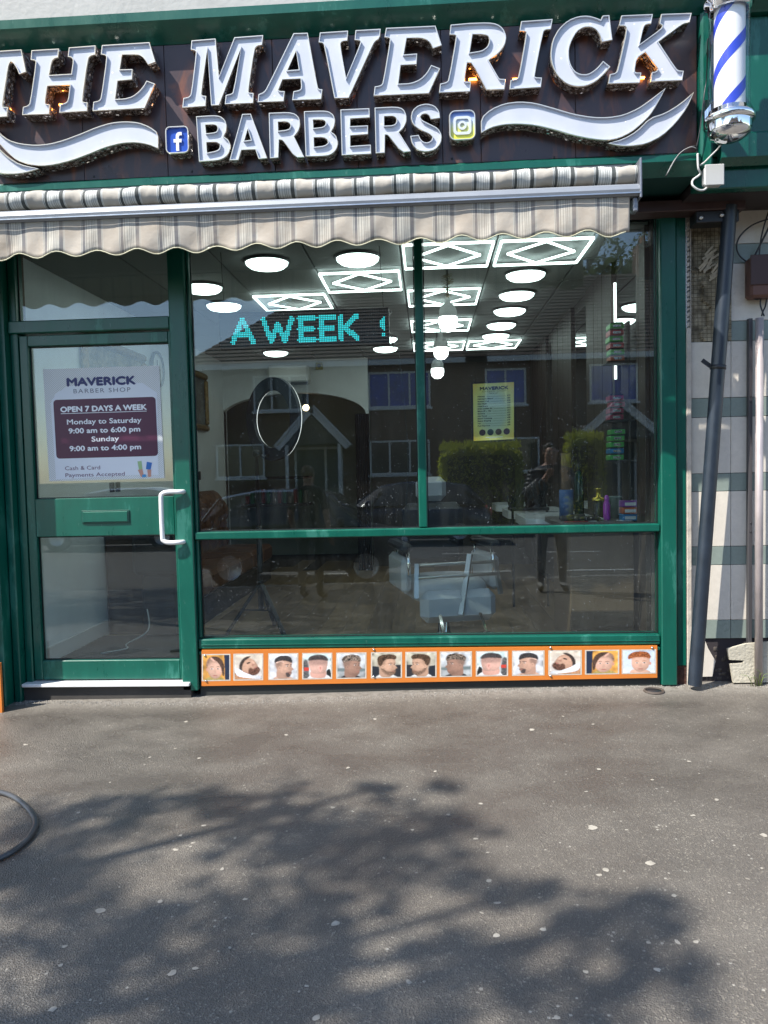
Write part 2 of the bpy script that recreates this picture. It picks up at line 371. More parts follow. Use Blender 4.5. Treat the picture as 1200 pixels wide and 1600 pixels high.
# left pilaster, stepped
gb('pilaster', -3.35, -2.685, 4.46, 4.80, -.12, 2.95)
gb('pilaster', -2.68, -2.625, 4.54, 4.80, -.09, 2.95)
gb('pilaster', -2.62, -2.575, 4.63, 4.80, -.06, 2.95)
gb('post', -1.553, -1.452, 4.66, 4.79, .02, 2.90)
gb('window_bead', -1.448, -1.432, 4.70, 4.76, .345, 2.87, bev=.003)
gb('mullion', -.056, -.004, 4.68, 4.79, 1.012, 2.87)
gb('transom', -1.449, 1.384, 4.675, 4.79, .962, 1.009)
gb('bottom_rail', -1.449, 1.384, 4.680, 4.80, .277, .338)
gb('sill', -1.449, 1.384, 4.678, 4.80, .240, .262)
gb('rail_bead', -1.430, 1.38, 4.676, 4.6795, .300, .306, bev=.001)
MB().box(-1.449, 1.384, 4.692, 4.81, -.03, .239).build('riser_board', pm('dark riser timber', (.02, .022, .02), .7), shop)
MB().box(-1.449, 1.384, 4.76, 4.80, .262, .277).build('shadow_gap', BLACK, shop)
gb('post', 1.388, 1.480, 4.665, 4.80, .03, 2.90)
gb('post', 1.487, 1.548, 4.70, 4.80, .14, 2.90)
MB().box(1.4805, 1.4865, 4.71, 4.80, .03, 2.90).build('groove', BLACK, shop)
MB().box(1.489, 1.546, 4.706, 4.80, .02, .145).build('rotten_foot', pm('rusty rotten timber', (.07, .03, .02), .9, var=.5, vs=30, bump=.8, bs=60), shop)
MB().box(1.5485, 1.578, 4.70, 4.80, .01, 2.86, bev=.004).build('edge_strip', pm('cream edge plaster', (.50, .44, .37), .7, var=.2, vs=14, bump=.3), shop)
gb('head_rail', -1.449, 1.384, 4.68, 4.80, 2.846, 2.90)
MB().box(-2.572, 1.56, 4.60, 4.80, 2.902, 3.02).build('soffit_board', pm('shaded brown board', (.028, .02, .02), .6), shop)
MB().box(1.10, 1.83, 4.55, 4.68, 2.80, 2.865, bev=.004).build('bearer', pm('dark brown bearer', (.05, .025, .022), .45, var=.2), shop)
# exposed bolts on the bearer
for x, z in ((1.60, 2.905), (1.585, 2.76), (1.70, 2.77)):
    MB().lathe([(0, -.014), (.011, -.012), (.013, 0)], (x, 4.548 if z > 2.8 and z < 2.87 else 4.56, z), 10, axis='y').build('bolt', STEEL, shop)
MB().box(1.56, 1.80, 4.565, 4.68, 2.735, 2.80, bev=.004).build('bearer', BLACK, shop)
# fan light over the door
gb('door_head', -2.575, -1.555, 4.67, 4.79, 2.262, 2.338)
gb('door_head', -2.575, -1.555, 4.66, 4.79, 2.775, 2.90)
gb('jamb', -2.573, -2.525, 4.69, 4.79, .05, 2.775)
MB().box(-2.524, -1.554, 4.735, 4.741, 2.339, 2.774).build('pane', GLASS, shop)
MB().box(-1.431, -.057, 4.735, 4.741, 1.010, 2.845).build('pane', GLASS, shop)
MB().box(-.003, 1.383, 4.735, 4.741, 1.010, 2.845).build('pane', GLASS, shop)
MB().box(-1.431, 1.383, 4.735, 4.741, .339, .961).build('pane', GLASS, shop)
GSK = pm('black gasket', (.012, .013, .014), .5)
def gasket(x0, x1, z0, z1, y, parent=shop, g=.006):
    mb = MB(); mb.prism([(x0, z0), (x1, z0), (x1, z1), (x0, z1)], y-.006, y-.0005, holes=[[(x0+g, z0+g), (x0+g, z1-g), (x1-g, z1-g), (x1-g, z0+g)]]); return mb.build('gasket', GSK, parent)
gasket(-2.524, -1.554, 2.339, 2.774, 4.735); gasket(-1.431, -.057, 1.010, 2.845, 4.735); gasket(-.003, 1.383, 1.010, 2.845, 4.735); gasket(-1.431, 1.383, .339, .961, 4.735)
# door
door = MB().box(-2.520, -2.468, 4.70, 4.76, .085, 2.252, bev=.005).build('door', GREEN, shop)
for nm, a in (('stile', (-1.577, -1.557, .085, 2.252)), ('top_rail', (-2.467, -1.578, 2.186, 2.252)), ('middle_rail', (-2.467, -1.578, .996, 1.236)), ('bottom_rail', (-2.467, -1.578, .085, .207))):
    MB().box(a[0], a[1], 4.70 if nm == 'stile' else 4.703, 4.76, a[2], a[3], bev=.004).build(nm, GREEN, door).location = (0, 0, 0)
MB().box(-2.467, -1.578, 4.738, 4.743, 1.237, 2.185).build('pane', GLASS, door).location = (0, 0, 0)
MB().box(-2.467, -1.578, 4.738, 4.743, .208, .995).build('pane', GLASS, door).location = (0, 0, 0)
gasket(-2.467, -1.578, 1.237, 2.185, 4.738, door).location = (0, 0, 0); gasket(-2.467, -1.578, .208, .995, 4.738, door).location = (0, 0, 0)
MB().box(-2.16+.0, -1.87, 4.690, 4.702, 1.083, 1.150, bev=.004).build('letter_plate', GREEN, door).location = (0, 0, 0)
MB().box(-2.168, -1.862, 4.696, 4.7025, 1.076, 1.157, bev=.002).build('letter_plate_surround', pm('dark green seal', (.004, .06, .045), .4), door).location = (0, 0, 0)
h0, h1 = at(289, 768, 4.69), at(289, 846, 4.69); hx = at(252, 800, 4.62).x
hp = [Vector((h0.x, 4.70, h0.z)), Vector((h0.x, 4.66, h0.z)), Vector((h0.x-.02, 4.635, h0.z)), Vector((hx+.04, 4.625, h0.z)), Vector((hx+.008, 4.625, h0.z-.012)), Vector((hx, 4.625, h0.z-.045)),
      Vector((hx, 4.625, h1.z+.045)), Vector((hx+.008, 4.625, h1.z+.012)), Vector((hx+.04, 4.625, h1.z)), Vector((h1.x-.02, 4.635, h1.z)), Vector((h1.x, 4.66, h1.z)), Vector((h1.x, 4.70, h1.z))]
MB().tube(smooth_curve(hp, 5), .0145, 12).build('handle', UPVC, door).location = (0, 0, 0)
for px, py, h in ((283.5, 731, .032), (292, 933, .032)):
    c = at(px, py, 4.69)
    l = MB().box(c.x-.011, c.x+.011, 4.690, 4.699, c.z-h, c.z+h, bev=.003).build('lock', STEEL, door); l.location = (0, 0, 0)
    MB().sph((c.x, 4.690, c.z+.006), .008, 8).build('keyhole', BLACK, door).location = (0, 0, 0)
MB().box(-2.572, -1.50, 4.63, 4.80, .056, .076, bev=.003).build('threshold', UPVC, shop)
MB().box(-2.572, -1.50, 4.66, 4.80, -.08, .055).build('step', pm('dark concrete step', (.05, .045, .04), .9, var=.3), shop)

# tiny rain drops on the outside of the panes
dr = MB()
def drop(x, z, r, y=4.7345):
    n = 5; a0 = random.random()*6
    vs = [(x+r*math.cos(a0+2*PI*j/n), y, z+r*math.sin(a0+2*PI*j/n)*1.15) for j in range(n)]+[(x, y-r*.7, z)]
    dr.add(vs, [(j, (j+1) % n, n) for j in range(n)], 0, True)
panes = [(-1.43, -.058, 1.012, 2.84, 1500), (-.002, 1.38, 1.012, 2.84, 1300), (-1.43, 1.38, .34, .958, 900), (-2.52, -1.556, 2.34, 2.77, 90)]
for x0, x1, z0, z1, n in panes:
    cs = [(random.uniform(x0, x1), random.uniform(z0, z1), random.uniform(.08, .30)) for _ in range(12)]
    for k in range(n):
        if random.random() < .4: c = random.choice(cs); x = random.gauss(c[0], c[2]); z = random.gauss(c[1], c[2]*1.3)
        else: x = random.uniform(x0, x1); z = random.uniform(z0, z1)
        if x0+.01 < x < x1-.01 and z0+.01 < z < z1-.01: drop(x, z, random.choice((.0007, .0009, .0012, .0018)))
tag(dr.build('rain_drops', pm('water drop glint', (.40, .43, .45), .08, spec=1), fix=False), 'fine dried rain drops speckling the shop window panes', 'drops', kind='stuff')

# ---- fascia
YB, YL = 4.30, 4.215                                       # sign board front, letter faces
FX1 = at(1089, 130, YB).x
zt, zb = at(560, 60, YB).z+.02, at(560, 262, YB).z
sign = thing('shop_sign', 'dark fascia sign with white raised lettering and jewelled edges above the window', 'sign', (0, YB, zb))
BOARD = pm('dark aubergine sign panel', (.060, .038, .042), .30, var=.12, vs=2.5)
def _paint_glow(m):  # copper streaks paint a warm glow into the board colour
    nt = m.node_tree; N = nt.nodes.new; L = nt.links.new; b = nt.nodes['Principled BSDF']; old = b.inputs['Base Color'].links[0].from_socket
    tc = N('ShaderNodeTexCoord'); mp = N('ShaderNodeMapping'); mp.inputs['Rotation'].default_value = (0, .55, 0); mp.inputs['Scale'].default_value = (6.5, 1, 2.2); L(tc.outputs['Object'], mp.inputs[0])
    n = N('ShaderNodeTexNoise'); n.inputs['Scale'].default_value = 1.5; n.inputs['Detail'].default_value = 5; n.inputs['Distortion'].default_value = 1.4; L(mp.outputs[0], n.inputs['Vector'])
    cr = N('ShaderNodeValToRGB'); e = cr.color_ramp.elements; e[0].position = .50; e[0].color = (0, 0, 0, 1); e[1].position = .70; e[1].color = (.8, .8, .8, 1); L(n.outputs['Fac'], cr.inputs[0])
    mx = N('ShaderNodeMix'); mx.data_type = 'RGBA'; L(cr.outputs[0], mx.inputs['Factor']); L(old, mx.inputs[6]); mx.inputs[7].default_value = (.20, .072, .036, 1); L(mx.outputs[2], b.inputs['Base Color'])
_paint_glow(BOARD)
cuts = [-3.3]+[at(p, 250, YB).x for p in (131, 262, 430, 560, 692, 752, 900)]+[FX1]
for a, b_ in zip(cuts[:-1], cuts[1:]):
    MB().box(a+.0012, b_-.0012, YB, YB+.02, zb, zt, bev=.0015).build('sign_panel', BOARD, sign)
MB().box(-3.3, FX1, YB+.021, YB+.05, zb, zt).build('sign_backing', BLACK, sign)
for px, py in ((147, 276), (680, 250), (706, 248), (866, 246), (300, 268)):
    c = at(px, py, YB); MB().lathe([(0, -.004), (.006, -.002), (.007, 0)], (c.x, YB, c.z), 8, axis='y').build('screw', BLACK, sign)

def jewel_mat():
    m, nt, b = new_mat('crystal studded black edging'); N = nt.nodes.new; L = nt.links.new
    tc = N('ShaderNodeTexCoord'); vo = N('ShaderNodeTexVoronoi'); vo.inputs['Scale'].default_value = 58; L(tc.outputs['Object'], vo.inputs['Vector'])
    cr = N('ShaderNodeValToRGB'); e = cr.color_ramp.elements; e[0].position = .34; e[0].color = (.85, .82, .80, 1); e[1].position = .5; e[1].color = (.13, .10, .085, 1)
    L(vo.outputs['Distance'], cr.inputs[0]); L(cr.outputs[0], b.inputs['Base Color'])
    mr = N('ShaderNodeMapRange'); mr.inputs['From Min'].default_value = .32; mr.inputs['From Max'].default_value = .46; mr.inputs['To Min'].default_value = .75; mr.inputs['To Max'].default_value = 0
    L(vo.outputs['Distance'], mr.inputs['Value']); L(mr.outputs[0], b.inputs['Metallic']); b.inputs['Roughness'].default_value = .16
    nm = N('ShaderNodeVectorMath'); nm.operation = 'MULTIPLY_ADD'; L(vo.outputs['Color'], nm.inputs[0]); nm.inputs[1].default_value = (1.3, 1.3, 1.3); nm.inputs[2].default_value = (-.65, -.65, -.65)
    ge = N('ShaderNodeNewGeometry'); ad = N('ShaderNodeVectorMath'); L(ge.outputs['Normal'], ad.inputs[0]); L(nm.outputs[0], ad.inputs[1])
    no = N('ShaderNodeVectorMath'); no.operation = 'NORMALIZE'; L(ad.outputs[0], no.inputs[0]); L(no.outputs[0], b.inputs['Normal'])
    return m
JEWEL = jewel_mat()
def face_mat():
    m, nt, b = new_mat('pearly white acrylic with studs'); N = nt.nodes.new; L = nt.links.new
    tc = N('ShaderNodeTexCoord'); vo = N('ShaderNodeTexVoronoi'); vo.inputs['Scale'].default_value = 21; vo.inputs['Randomness'].default_value = 1; L(tc.outputs['Object'], vo.inputs['Vector'])
    sp = N('ShaderNodeSeparateColor'); L(vo.outputs['Color'], sp.inputs[0])
    a = N('ShaderNodeMath'); a.operation = 'LESS_THAN'; L(vo.outputs['Distance'], a.inputs[0]); a.inputs[1].default_value = .11
    c = N('ShaderNodeMath'); c.operation = 'GREATER_THAN'; L(sp.outputs[0], c.inputs[0]); c.inputs[1].default_value = .45
    d = N('ShaderNodeMath'); d.operation = 'MULTIPLY'; L(a.outputs[0], d.inputs[0]); L(c.outputs[0], d.inputs[1])
    n = N('ShaderNodeTexNoise'); n.inputs['Scale'].default_value = 7; n.inputs['Detail'].default_value = 6; L(tc.outputs['Object'], n.inputs['Vector'])
    r = N('ShaderNodeValToRGB'); e = r.color_ramp.elements; e[0].position = .3; e[0].color = (.52, .55, .62, 1); e[1].position = .72; e[1].color = (.60, .62, .68, 1); L(n.outputs['Fac'], r.inputs[0])
    mx = N('ShaderNodeMix'); mx.data_type = 'RGBA'; L(d.outputs[0], mx.inputs['Factor']); L(r.outputs[0], mx.inputs[6]); mx.inputs[7].default_value = (.95, .95, .95, 1)
    L(mx.outputs[2], b.inputs['Base Color']); b.inputs['Roughness'].default_value = .35; return m
FACE = face_mat()
RIM = pm('pale gold rim', (.78, .72, .60), .3, .7)
INNER = pm('white return', (.50, .53, .62), .4)

def area(l): return sum(l[i][0]*l[(i+1) % len(l)][1]-l[(i+1) % len(l)][0]*l[i][1] for i in range(len(l)))/2
def orient(l, ccw=True):
    l = list(l); return l if (area(l) > 0) == ccw else l[::-1]
def inset(l, d):                                          # l CCW: moves inwards; l CW (hole): grows into the material
    n = len(l); out = []
    for i in range(n):
        p0, p, p2 = Vector(l[i-1]), Vector(l[i]), Vector(l[(i+1) % n])
        e1, e2 = (p-p0).normalized(), (p2-p).normalized(); n1, n2 = Vector((-e1.y, e1.x)), Vector((-e2.y, e2.x))
        b_ = n1+n2
        if b_.length < 1e-4: b_ = n1
        b_.normalize(); k = min(d/max(.35, b_.dot(n1)), 2.2*d); out.append(tuple(p+b_*k))
    return out
def chaikin(l, keep=.0):                                   # round only shallow corners (traced curves), keep sharp ones
    n = len(l); out = []
    for i in range(n):
        p0, p, p2 = Vector(l[i-1]), Vector(l[i]), Vector(l[(i+1) % n]); e1, e2 = (p-p0), (p2-p)
        ang = abs(e1.angle(e2, 0))
        if .06 < ang < 1.02: out += [tuple(p-e1*.22), tuple(p+e2*.22)]
        else: out.append(tuple(p))
    return out
def sign_letter(name, outer, holes=(), rim=.004, rec=.0105, yf=YL, facemat=None, label=None, round_=True):
    loops = [orient(outer, True)]+[orient(h, False) for h in holes]
    if round_: loops = [chaikin(l) for l in loops]
    ins = [inset(l, rim) for l in loops]
    sd_ = MB()
    for l in loops:
        k = len(l); sd_.add([(x, yf, z) for x, z in l]+[(x, YB-.001, z) for x, z in l], [(i, (i+1) % k, (i+1) % k+k, i+k) for i in range(k)])
    o = sd_.build(name, JEWEL, sign, fix=False)
    if label: o['label'] = label
    rm = MB(); inn = MB()
    for l, j in zip(loops, ins):
        k = len(l)
        rm.add([(x, yf-.001, z) for x, z in l]+[(x, yf-.001, z) for x, z in j], [(i, (i+1) % k, (i+1) % k+k, i+k) for i in range(k)])
        rm.add([(x, yf-.001, z) for x, z in l]+[(x, yf+.006, z) for x, z in inset(l, -.0012)], [(i, (i+1) % k, (i+1) % k+k, i+k) for i in range(k)])
        inn.add([(x, yf-.001, z) for x, z in j]+[(x, yf+rec, z) for x, z in j], [(i, (i+1) % k, (i+1) % k+k, i+k) for i in range(k)])
    r_ = rm.build('rim', RIM, o, fix=False); r_.location = (0, 0, 0)
    i_ = inn.build('return_edge', INNER, o, fix=False); i_.location = (0, 0, 0)
    flat = [p for l in ins for p in l]
    tr = tessellate_polygon([[Vector((p[0], p[1], 0)) for p in l] for l in ins])
    f_ = MB().add([(x, yf+rec, z) for x, z in flat], [tuple(t) for t in tr]).build('letter_face', facemat or FACE, o); f_.location = (0, 0, 0)
    return o
def TR(pts, ox, oy, s, Y=YL):
    out = []
    for a, b_ in pts:
        p = at(a/s+ox, b_/s+oy, Y); out.append((p.x, p.z))
    return out
S75 = 7.5
sign_letter('letter', TR([(250,205),(305,465),(225,495),(195,420),(155,360),(125,345),(105,375),(95,410),(25,850),(35,877),(92,880),(80,990),(-240,1010),(-225,900),(-160,885),(-130,850),(-60,420),(-75,365),(-110,355),(-190,430),(-260,520),(-340,530),(-290,240)], 0, 50, S75))
sign_letter('letter', TR([(370,215),(690,195),(680,300),(640,305),(605,340),(575,505),(835,490),(858,330),(840,298),(795,290),(808,182),(1120,158),(1115,265),(1065,275),(1030,310),(960,800),(975,822),(1025,825),(1020,925),(695,945),(705,850),(770,830),(798,800),(820,620),(555,632),(525,830),(540,845),(582,850),(575,960),(260,972),(270,880),(330,860),(352,830),(422,350),(405,332),(360,325)], 0, 50, S75))
sign_letter('letter', TR([(220,155),(775,120),(845,350),(760,380),(730,330),(690,285),(640,262),(455,265),(428,440),(578,435),(572,555),(402,572),(375,785),(480,782),(580,755),(660,690),(710,630),(742,570),(840,605),(720,890),(110,925),(120,820),(185,805),(210,770),(275,300),(262,270),(208,262)], 130, 50, S75))
sign_letter('letter', TR([(220,175),(500,152),(540,600),(722,138),(1058,112),(1045,225),(985,235),(955,275),(880,770),(895,788),(945,790),(940,905),(610,920),(622,815),(685,800),(710,775),(800,260),(540,930),(450,935),(405,268),(330,800),(345,820),(390,825),(382,942),(112,960),(125,850),(190,835),(215,800),(275,310),(262,290),(212,280)], 270, 40, S75))
sign_letter('letter', TR([(515,165),(680,160),(795,800),(815,820),(852,822),(838,935),(500,948),(515,845),(590,830),(608,800),(598,695),(385,705),(335,830),(350,842),(410,845),(398,960),(95,972),(105,880),(165,855),(200,810)], 390, 30, S75), [TR([(545,370),(578,590),(442,600)], 390, 30, S75)])
sign_letter('letter', TR([(75,232),(402,210),(395,325),(330,332),(308,370),(380,765),(555,345),(540,322),(482,318),(492,205),(785,188),(772,300),(720,330),(690,380),(410,995),(245,1000),(125,375),(105,350),(60,345)], 490, 20, S75))
sign_letter('letter', TR([(250,178),(828,152),(900,380),(800,415),(770,350),(720,310),(650,290),(490,295),(455,490),(612,478),(605,602),(420,612),(392,832),(540,825),(650,780),(730,700),(778,612),(880,652),(750,942),(105,970),(118,865),(190,850),(215,815),(300,310),(285,290),(232,285)], 570, 20, S75))
sign_letter('letter', TR([(258,215),(480,195),(700,188),(800,205),(870,255),(910,350),(890,450),(820,545),(700,630),(820,840),(835,850),(900,852),(885,970),(675,975),(510,660),(448,658),(415,870),(428,882),(492,882),(482,995),(122,1010),(135,905),(205,890),(235,860),(325,350),(310,330),(245,330)], 670, 10, S75), [TR([(512,325),(640,325),(700,345),(715,400),(690,470),(620,520),(478,542)], 670, 10, S75)])
sign_letter('letter', TR([(260,175),(625,148),(605,265),(535,272),(512,305),(412,810),(425,832),(500,835),(488,945),(122,970),(135,865),(205,850),(232,820),(322,310),(308,290),(240,285)], 780, 10, S75))
sign_letter('letter', TR([(840,103),(875,392),(755,415),(735,340),(690,270),(620,235),(540,240),(460,290),(400,390),(365,490),(365,600),(385,680),(430,755),(500,795),(590,795),(660,755),(720,700),(768,640),(850,705),(770,800),(680,880),(570,930),(450,938),(340,905),(240,820),(175,700),(152,570),(175,400),(250,260),(360,160),(480,115),(590,108),(690,135),(740,158),(765,108)], 840, 10, S75))
sign_letter('letter', TR([(235,182),(600,165),(580,275),(515,285),(490,320),(445,520),(700,335),(715,300),(680,275),(702,165),(1055,152),(1030,260),(960,275),(900,315),(665,490),(870,800),(900,825),(962,830),(945,940),(575,955),(590,850),(645,835),(662,805),(512,610),(410,680),(385,830),(400,850),(465,852),(445,968),(78,980),(100,870),(165,855),(190,825),(300,335),(275,300),(205,300)], 940, 0, S75))
S5 = 5.4545; S4 = 4.615; S3 = 3.333
sign_letter('letter', TR([(35,65),(180,55),(240,62),(280,95),(295,140),(290,190),(268,235),(310,265),(330,320),(310,385),(270,420),(220,438),(60,448)], 300, 170, S5), [TR([(112,135),(195,132),(218,150),(220,175),(205,200),(120,210)], 300, 170, S5), TR([(122,285),(205,280),(238,300),(238,330),(220,355),(128,375)], 300, 170, S5)], rim=.0038)
sign_letter('letter', TR([(428,45),(500,42),(640,420),(568,425),(540,345),(420,350),(395,435),(320,438)], 300, 170, S5), [TR([(475,170),(503,265),(445,272)], 300, 170, S5)], rim=.0038)
sign_letter('letter', TR([(655,35),(820,28),(880,42),(915,80),(920,140),(905,190),(868,235),(955,410),(880,412),(785,280),(765,262),(740,262),(735,415),(665,420)], 300, 170, S5), [TR([(732,110),(805,106),(838,125),(842,150),(820,178),(735,188)], 300, 170, S5)], rim=.0038)
sign_letter('letter', TR([(955,22),(1110,15),(1165,22),(1205,50),(1219,100),(1210,150),(1185,195),(1225,225),(1244,290),(1232,340),(1200,378),(1150,400),(970,405)], 300, 170, S5), [TR([(1030,92),(1110,90),(1138,105),(1142,130),(1120,155),(1035,165)], 300, 170, S5), TR([(1037,243),(1120,240),(1155,262),(1160,290),(1130,315),(1040,325)], 300, 170, S5)], rim=.0038)
sign_letter('letter', TR([(148,52),(355,42),(358,108),(218,116),(217,172),(345,166),(345,228),(218,238),(218,315),(365,305),(368,370),(158,380)], 500, 160, S4), rim=.0038)
sign_letter('letter', TR([(395,38),(550,30),(600,45),(622,90),(622,140),(600,185),(568,215),(655,352),(588,358),(500,245),(485,232),(468,232),(466,362),(403,366)], 500, 160, S4), [TR([(462,100),(530,95),(553,115),(552,145),(530,165),(463,168)], 500, 160, S4)], rim=.0038)
sign_letter('letter', TR([(865,112),(800,120),(790,95),(765,78),(735,85),(722,105),(735,128),(790,155),(850,185),(878,235),(870,295),(830,340),(770,355),(705,345),(665,300),(652,242),(712,235),(722,262),(745,285),(775,290),(805,275),(812,248),(790,225),(720,195),(672,160),(655,110),(668,55),(710,20),(770,8),(825,22),(858,60)], 500, 160, S4), rim=.0038)
sign_letter('swoosh', TR([(-60,110),(0,180),(60,225),(140,250),(260,262),(360,252),(460,225),(580,180),(700,130),(800,100),(900,90),(1000,98),(1080,130),(1140,175),(1140,285),(1070,255),(980,240),(880,245),(760,275),(640,325),(520,370),(400,400),(300,412),(200,400),(120,370),(60,320),(0,255),(-60,190)], 0, 170, S4), label='long white wave ribbon left of the lettering')
sign_letter('swoosh', TR([(-70,220),(0,295),(60,350),(140,400),(280,432),(200,455),(120,468),(40,468),(0,460),(-80,435)], 0, 170, S4), rim=.004, label='short white wave tip at the left end')
sign_letter('swoosh', TR([(40,180),(90,135),(160,105),(240,95),(320,102),(420,130),(520,160),(620,177),(700,178),(780,165),(860,130),(930,80),(1000,25),(960,100),(920,165),(870,215),(820,255),(760,285),(700,297),(620,290),(520,270),(420,240),(320,217),(230,210),(150,215),(90,230),(40,258)], 740, 130, S3), label='long white wave ribbon right of the lettering')
sign_letter('swoosh', TR([(700,313),(780,290),(850,250),(920,180),(1000,155),(1080,105),(1148,45),(1110,130),(1050,210),(980,275),(900,315),(820,327),(760,325)], 740, 130, S3), rim=.004, label='short white wave tip at the right end')
def rrect(x0, x1, z0, z1, r, n=4):
    out = []
    for cx, cz, a0 in ((x1-r, z1-r, 0), (x0+r, z1-r, PI/2), (x0+r, z0+r, PI), (x1-r, z0+r, 3*PI/2)):
        for j in range(n+1): a = a0+PI/2*j/n; out.append((cx+r*math.cos(a), cz+r*math.sin(a)))
    return out
a, b_ = at(258, 198, YL), at(295, 238, YL)
FBB = pm('blue badge', (.012, .07, .42), .3)
fi = sign_letter('badge', rrect(a.x, b_.x, b_.z, a.z, .024), rim=.004, rec=.012, facemat=FBB, label='blue rounded badge with white letter f', round_=False)
cx, cz, s = (a.x+b_.x)/2+.008, (a.z+b_.z)/2-.008, (a.z-b_.z)/2*.82
fp = [(-.08,-1),(.28,-1),(.28,-.10),(.60,-.10),(.66,.25),(.28,.25),(.28,.48),(.34,.62),(.5,.66),(.68,.66),(.68,.98),(.40,1.0),(.12,.93),(-.05,.72),(-.08,.45),(-.08,.25),(-.38,.25),(-.38,-.10),(-.08,-.10)]
MB().prism([(cx+p*s*.75-.012, cz+q*s*.85) for p, q in fp], YL+.004, YL+.0115).build('badge_letter', pm('white badge print', (.85, .86, .88), .3), fi).location = (0, 0, 0)
a, b_ = at(702, 173, YL), at(743, 217, YL)
def insta_mat():
    m, nt, b = new_mat('blue to yellow badge'); N = nt.nodes.new; L = nt.links.new
    tc = N('ShaderNodeTexCoord'); se = N('ShaderNodeSeparateXYZ'); L(tc.outputs['Generated'], se.inputs[0])
    cr = N('ShaderNodeValToRGB'); e = cr.color_ramp.elements; e[0].position = 0; e[0].color = (.72, .70, .02, 1); e[1].position = 1; e[1].color = (.05, .16, .62, 1)
    x = e.new(.42); x.color = (.70, .72, .25, 1); x = e.new(.68); x.color = (.50, .58, .72, 1)
    L(se.outputs['Z'], cr.inputs[0]); L(cr.outputs[0], b.inputs['Base Color']); b.inputs['Roughness'].default_value = .3; return m
ii = sign_letter('badge', rrect(a.x, b_.x, b_.z, a.z, .03), rim=.004, rec=.012, facemat=insta_mat(), label='blue and yellow rounded badge with a camera outline', round_=False)
cx, cz = (a.x+b_.x)/2, (a.z+b_.z)/2; s = (b_.x-a.x)/2
wb = MB(); o1 = rrect(cx-s*.70, cx+s*.70, cz-s*.70, cz+s*.70, s*.3); o2 = rrect(cx-s*.50, cx+s*.50, cz-s*.50, cz+s*.50, s*.2)
wb.prism(o1, YL+.005, YL+.0115, holes=[o2[::-1]])
c1 = [(cx+s*.34*math.cos(t*PI/8), cz+s*.34*math.sin(t*PI/8)) for t in range(16)]; c2 = [(cx+s*.18*math.cos(t*PI/8), cz+s*.18*math.sin(t*PI/8)) for t in range(16)][::-1]
wb.prism(c1, YL+.005, YL+.0115, holes=[c2]); wb.build('badge_outline', pm('pale badge print', (.62, .66, .68), .3), ii).location = (0, 0, 0)

AMB = pm('added amber glow', (1, .45, .06), .4, emit=9, ecol=(1, .34, .05))  # emitters added behind the letters to throw an orange glow on the board
for px, py, ln in ((104, 178, .05), (17, 186, .03), (300, 172, .06), (398, 168, .03), (445, 168, .03), (552, 160, .03), (655, 115, .03), (745, 150, .05), (812, 150, .04), (878, 148, .05), (905, 75, .02), (1002, 136, .07), (1040, 132, .03), (720, 108, .03), (250, 110, .02)):
    if (px, py) in ((905, 75), (655, 115), (250, 110), (720, 108), (1040, 132)): continue
    c = at(px-5, py-(27 if py in (148, 150) else 15), YB-.02); MB().box(c.x-ln/2, c.x+ln/2, YB-.020, YB-.008, c.z-.004, c.z+.004).build('added_glow', AMB, sign)
# mouldings of the fascia
GX1 = 3.4
def profile_x(name, prof, x0, x1, mat=GREEN, parent=shop):   # prof: (y,z) polygon extruded along x
    mb = MB(); mb.prism(prof, x0, x1, axis='x'); return mb.build(name, mat, parent)
profile_x('moulding', [(YB+.05, zb-.002), (YB-.002, zb-.002), (YB-.055, zb-.030), (YB-.055, zb-.062), (YB+.0, zb-.125), (YB+.05, zb-.125)], -3.3, FX1+.0)
profile_x('soffit', [(YB+.0, zb-.1255), (YB+.3, zb-.1255), (YB+.3, zb-.11), (YB+.0, zb-.11)], -3.3, FX1, pm('dark soffit paint', (.01, .05, .045), .5))
zc = zt
profile_x('cornice', [(YB+.05, zc+.001), (YB-.003, zc+.001), (YB-.012, zc+.010), (YB-.10, zc+.078), (YB-.10, zc+.125), (YB+.05, zc+.175)], -3.3, GX1)
WALLW = pm('sunlit white painted wall', (.42, .41, .39), .7, var=.12, vs=3, bump=.3, bs=25)
MB().box(-3.3, GX1, YB+.02, YB+.4, zc+.18, zc+1.9).build('upper_wall', WALLW, shop)
# vertical trim at the right end of the sign, and the green panel beyond it
tx0, tx1 = FX1+.004, FX1+.066
gb('pilaster_trim', tx0, tx1, YB-.05, YB+.10, zb-.10, zc, bev=.012)
gb('end_panel', tx1+.002, GX1, YB+.03, YB+.10, zb-.01, zc)
zq0, zq1, zq2 = at(1150, 209, YB-.03).z, at(1150, 245, YB-.03).z, at(1150, 294, YB+.05).z
profile_x('end_moulding', [(YB+.028, zq0+.02), (YB+.0, zq0+.02), (YB-.03, zq0), (YB-.03, zq1), (YB+.02, zq1-.03), (YB+.028, zq1-.03)], tx1+.05, GX1)
gb('end_panel', tx0, GX1, YB+.05, YB+.12, zq2, zb-.012)
gb('pilaster_block', tx1+.36, GX1, YB-.02, YB+.029, zq0+.06, zc-.02)
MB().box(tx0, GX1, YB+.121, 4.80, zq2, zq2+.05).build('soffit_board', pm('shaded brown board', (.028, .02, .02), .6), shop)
# backing wall behind everything above the window
MB().box(-3.3, 3.4, 4.802, 4.95, 2.87, 5.6).build('masonry', pm('hidden masonry', (.2, .16, .13), .9), shop)
MB().box(-3.6, -2.60, 4.802, 4.95, -.2, 2.87).build('masonry', pm('hidden masonry', (.2, .16, .13), .9), shop)

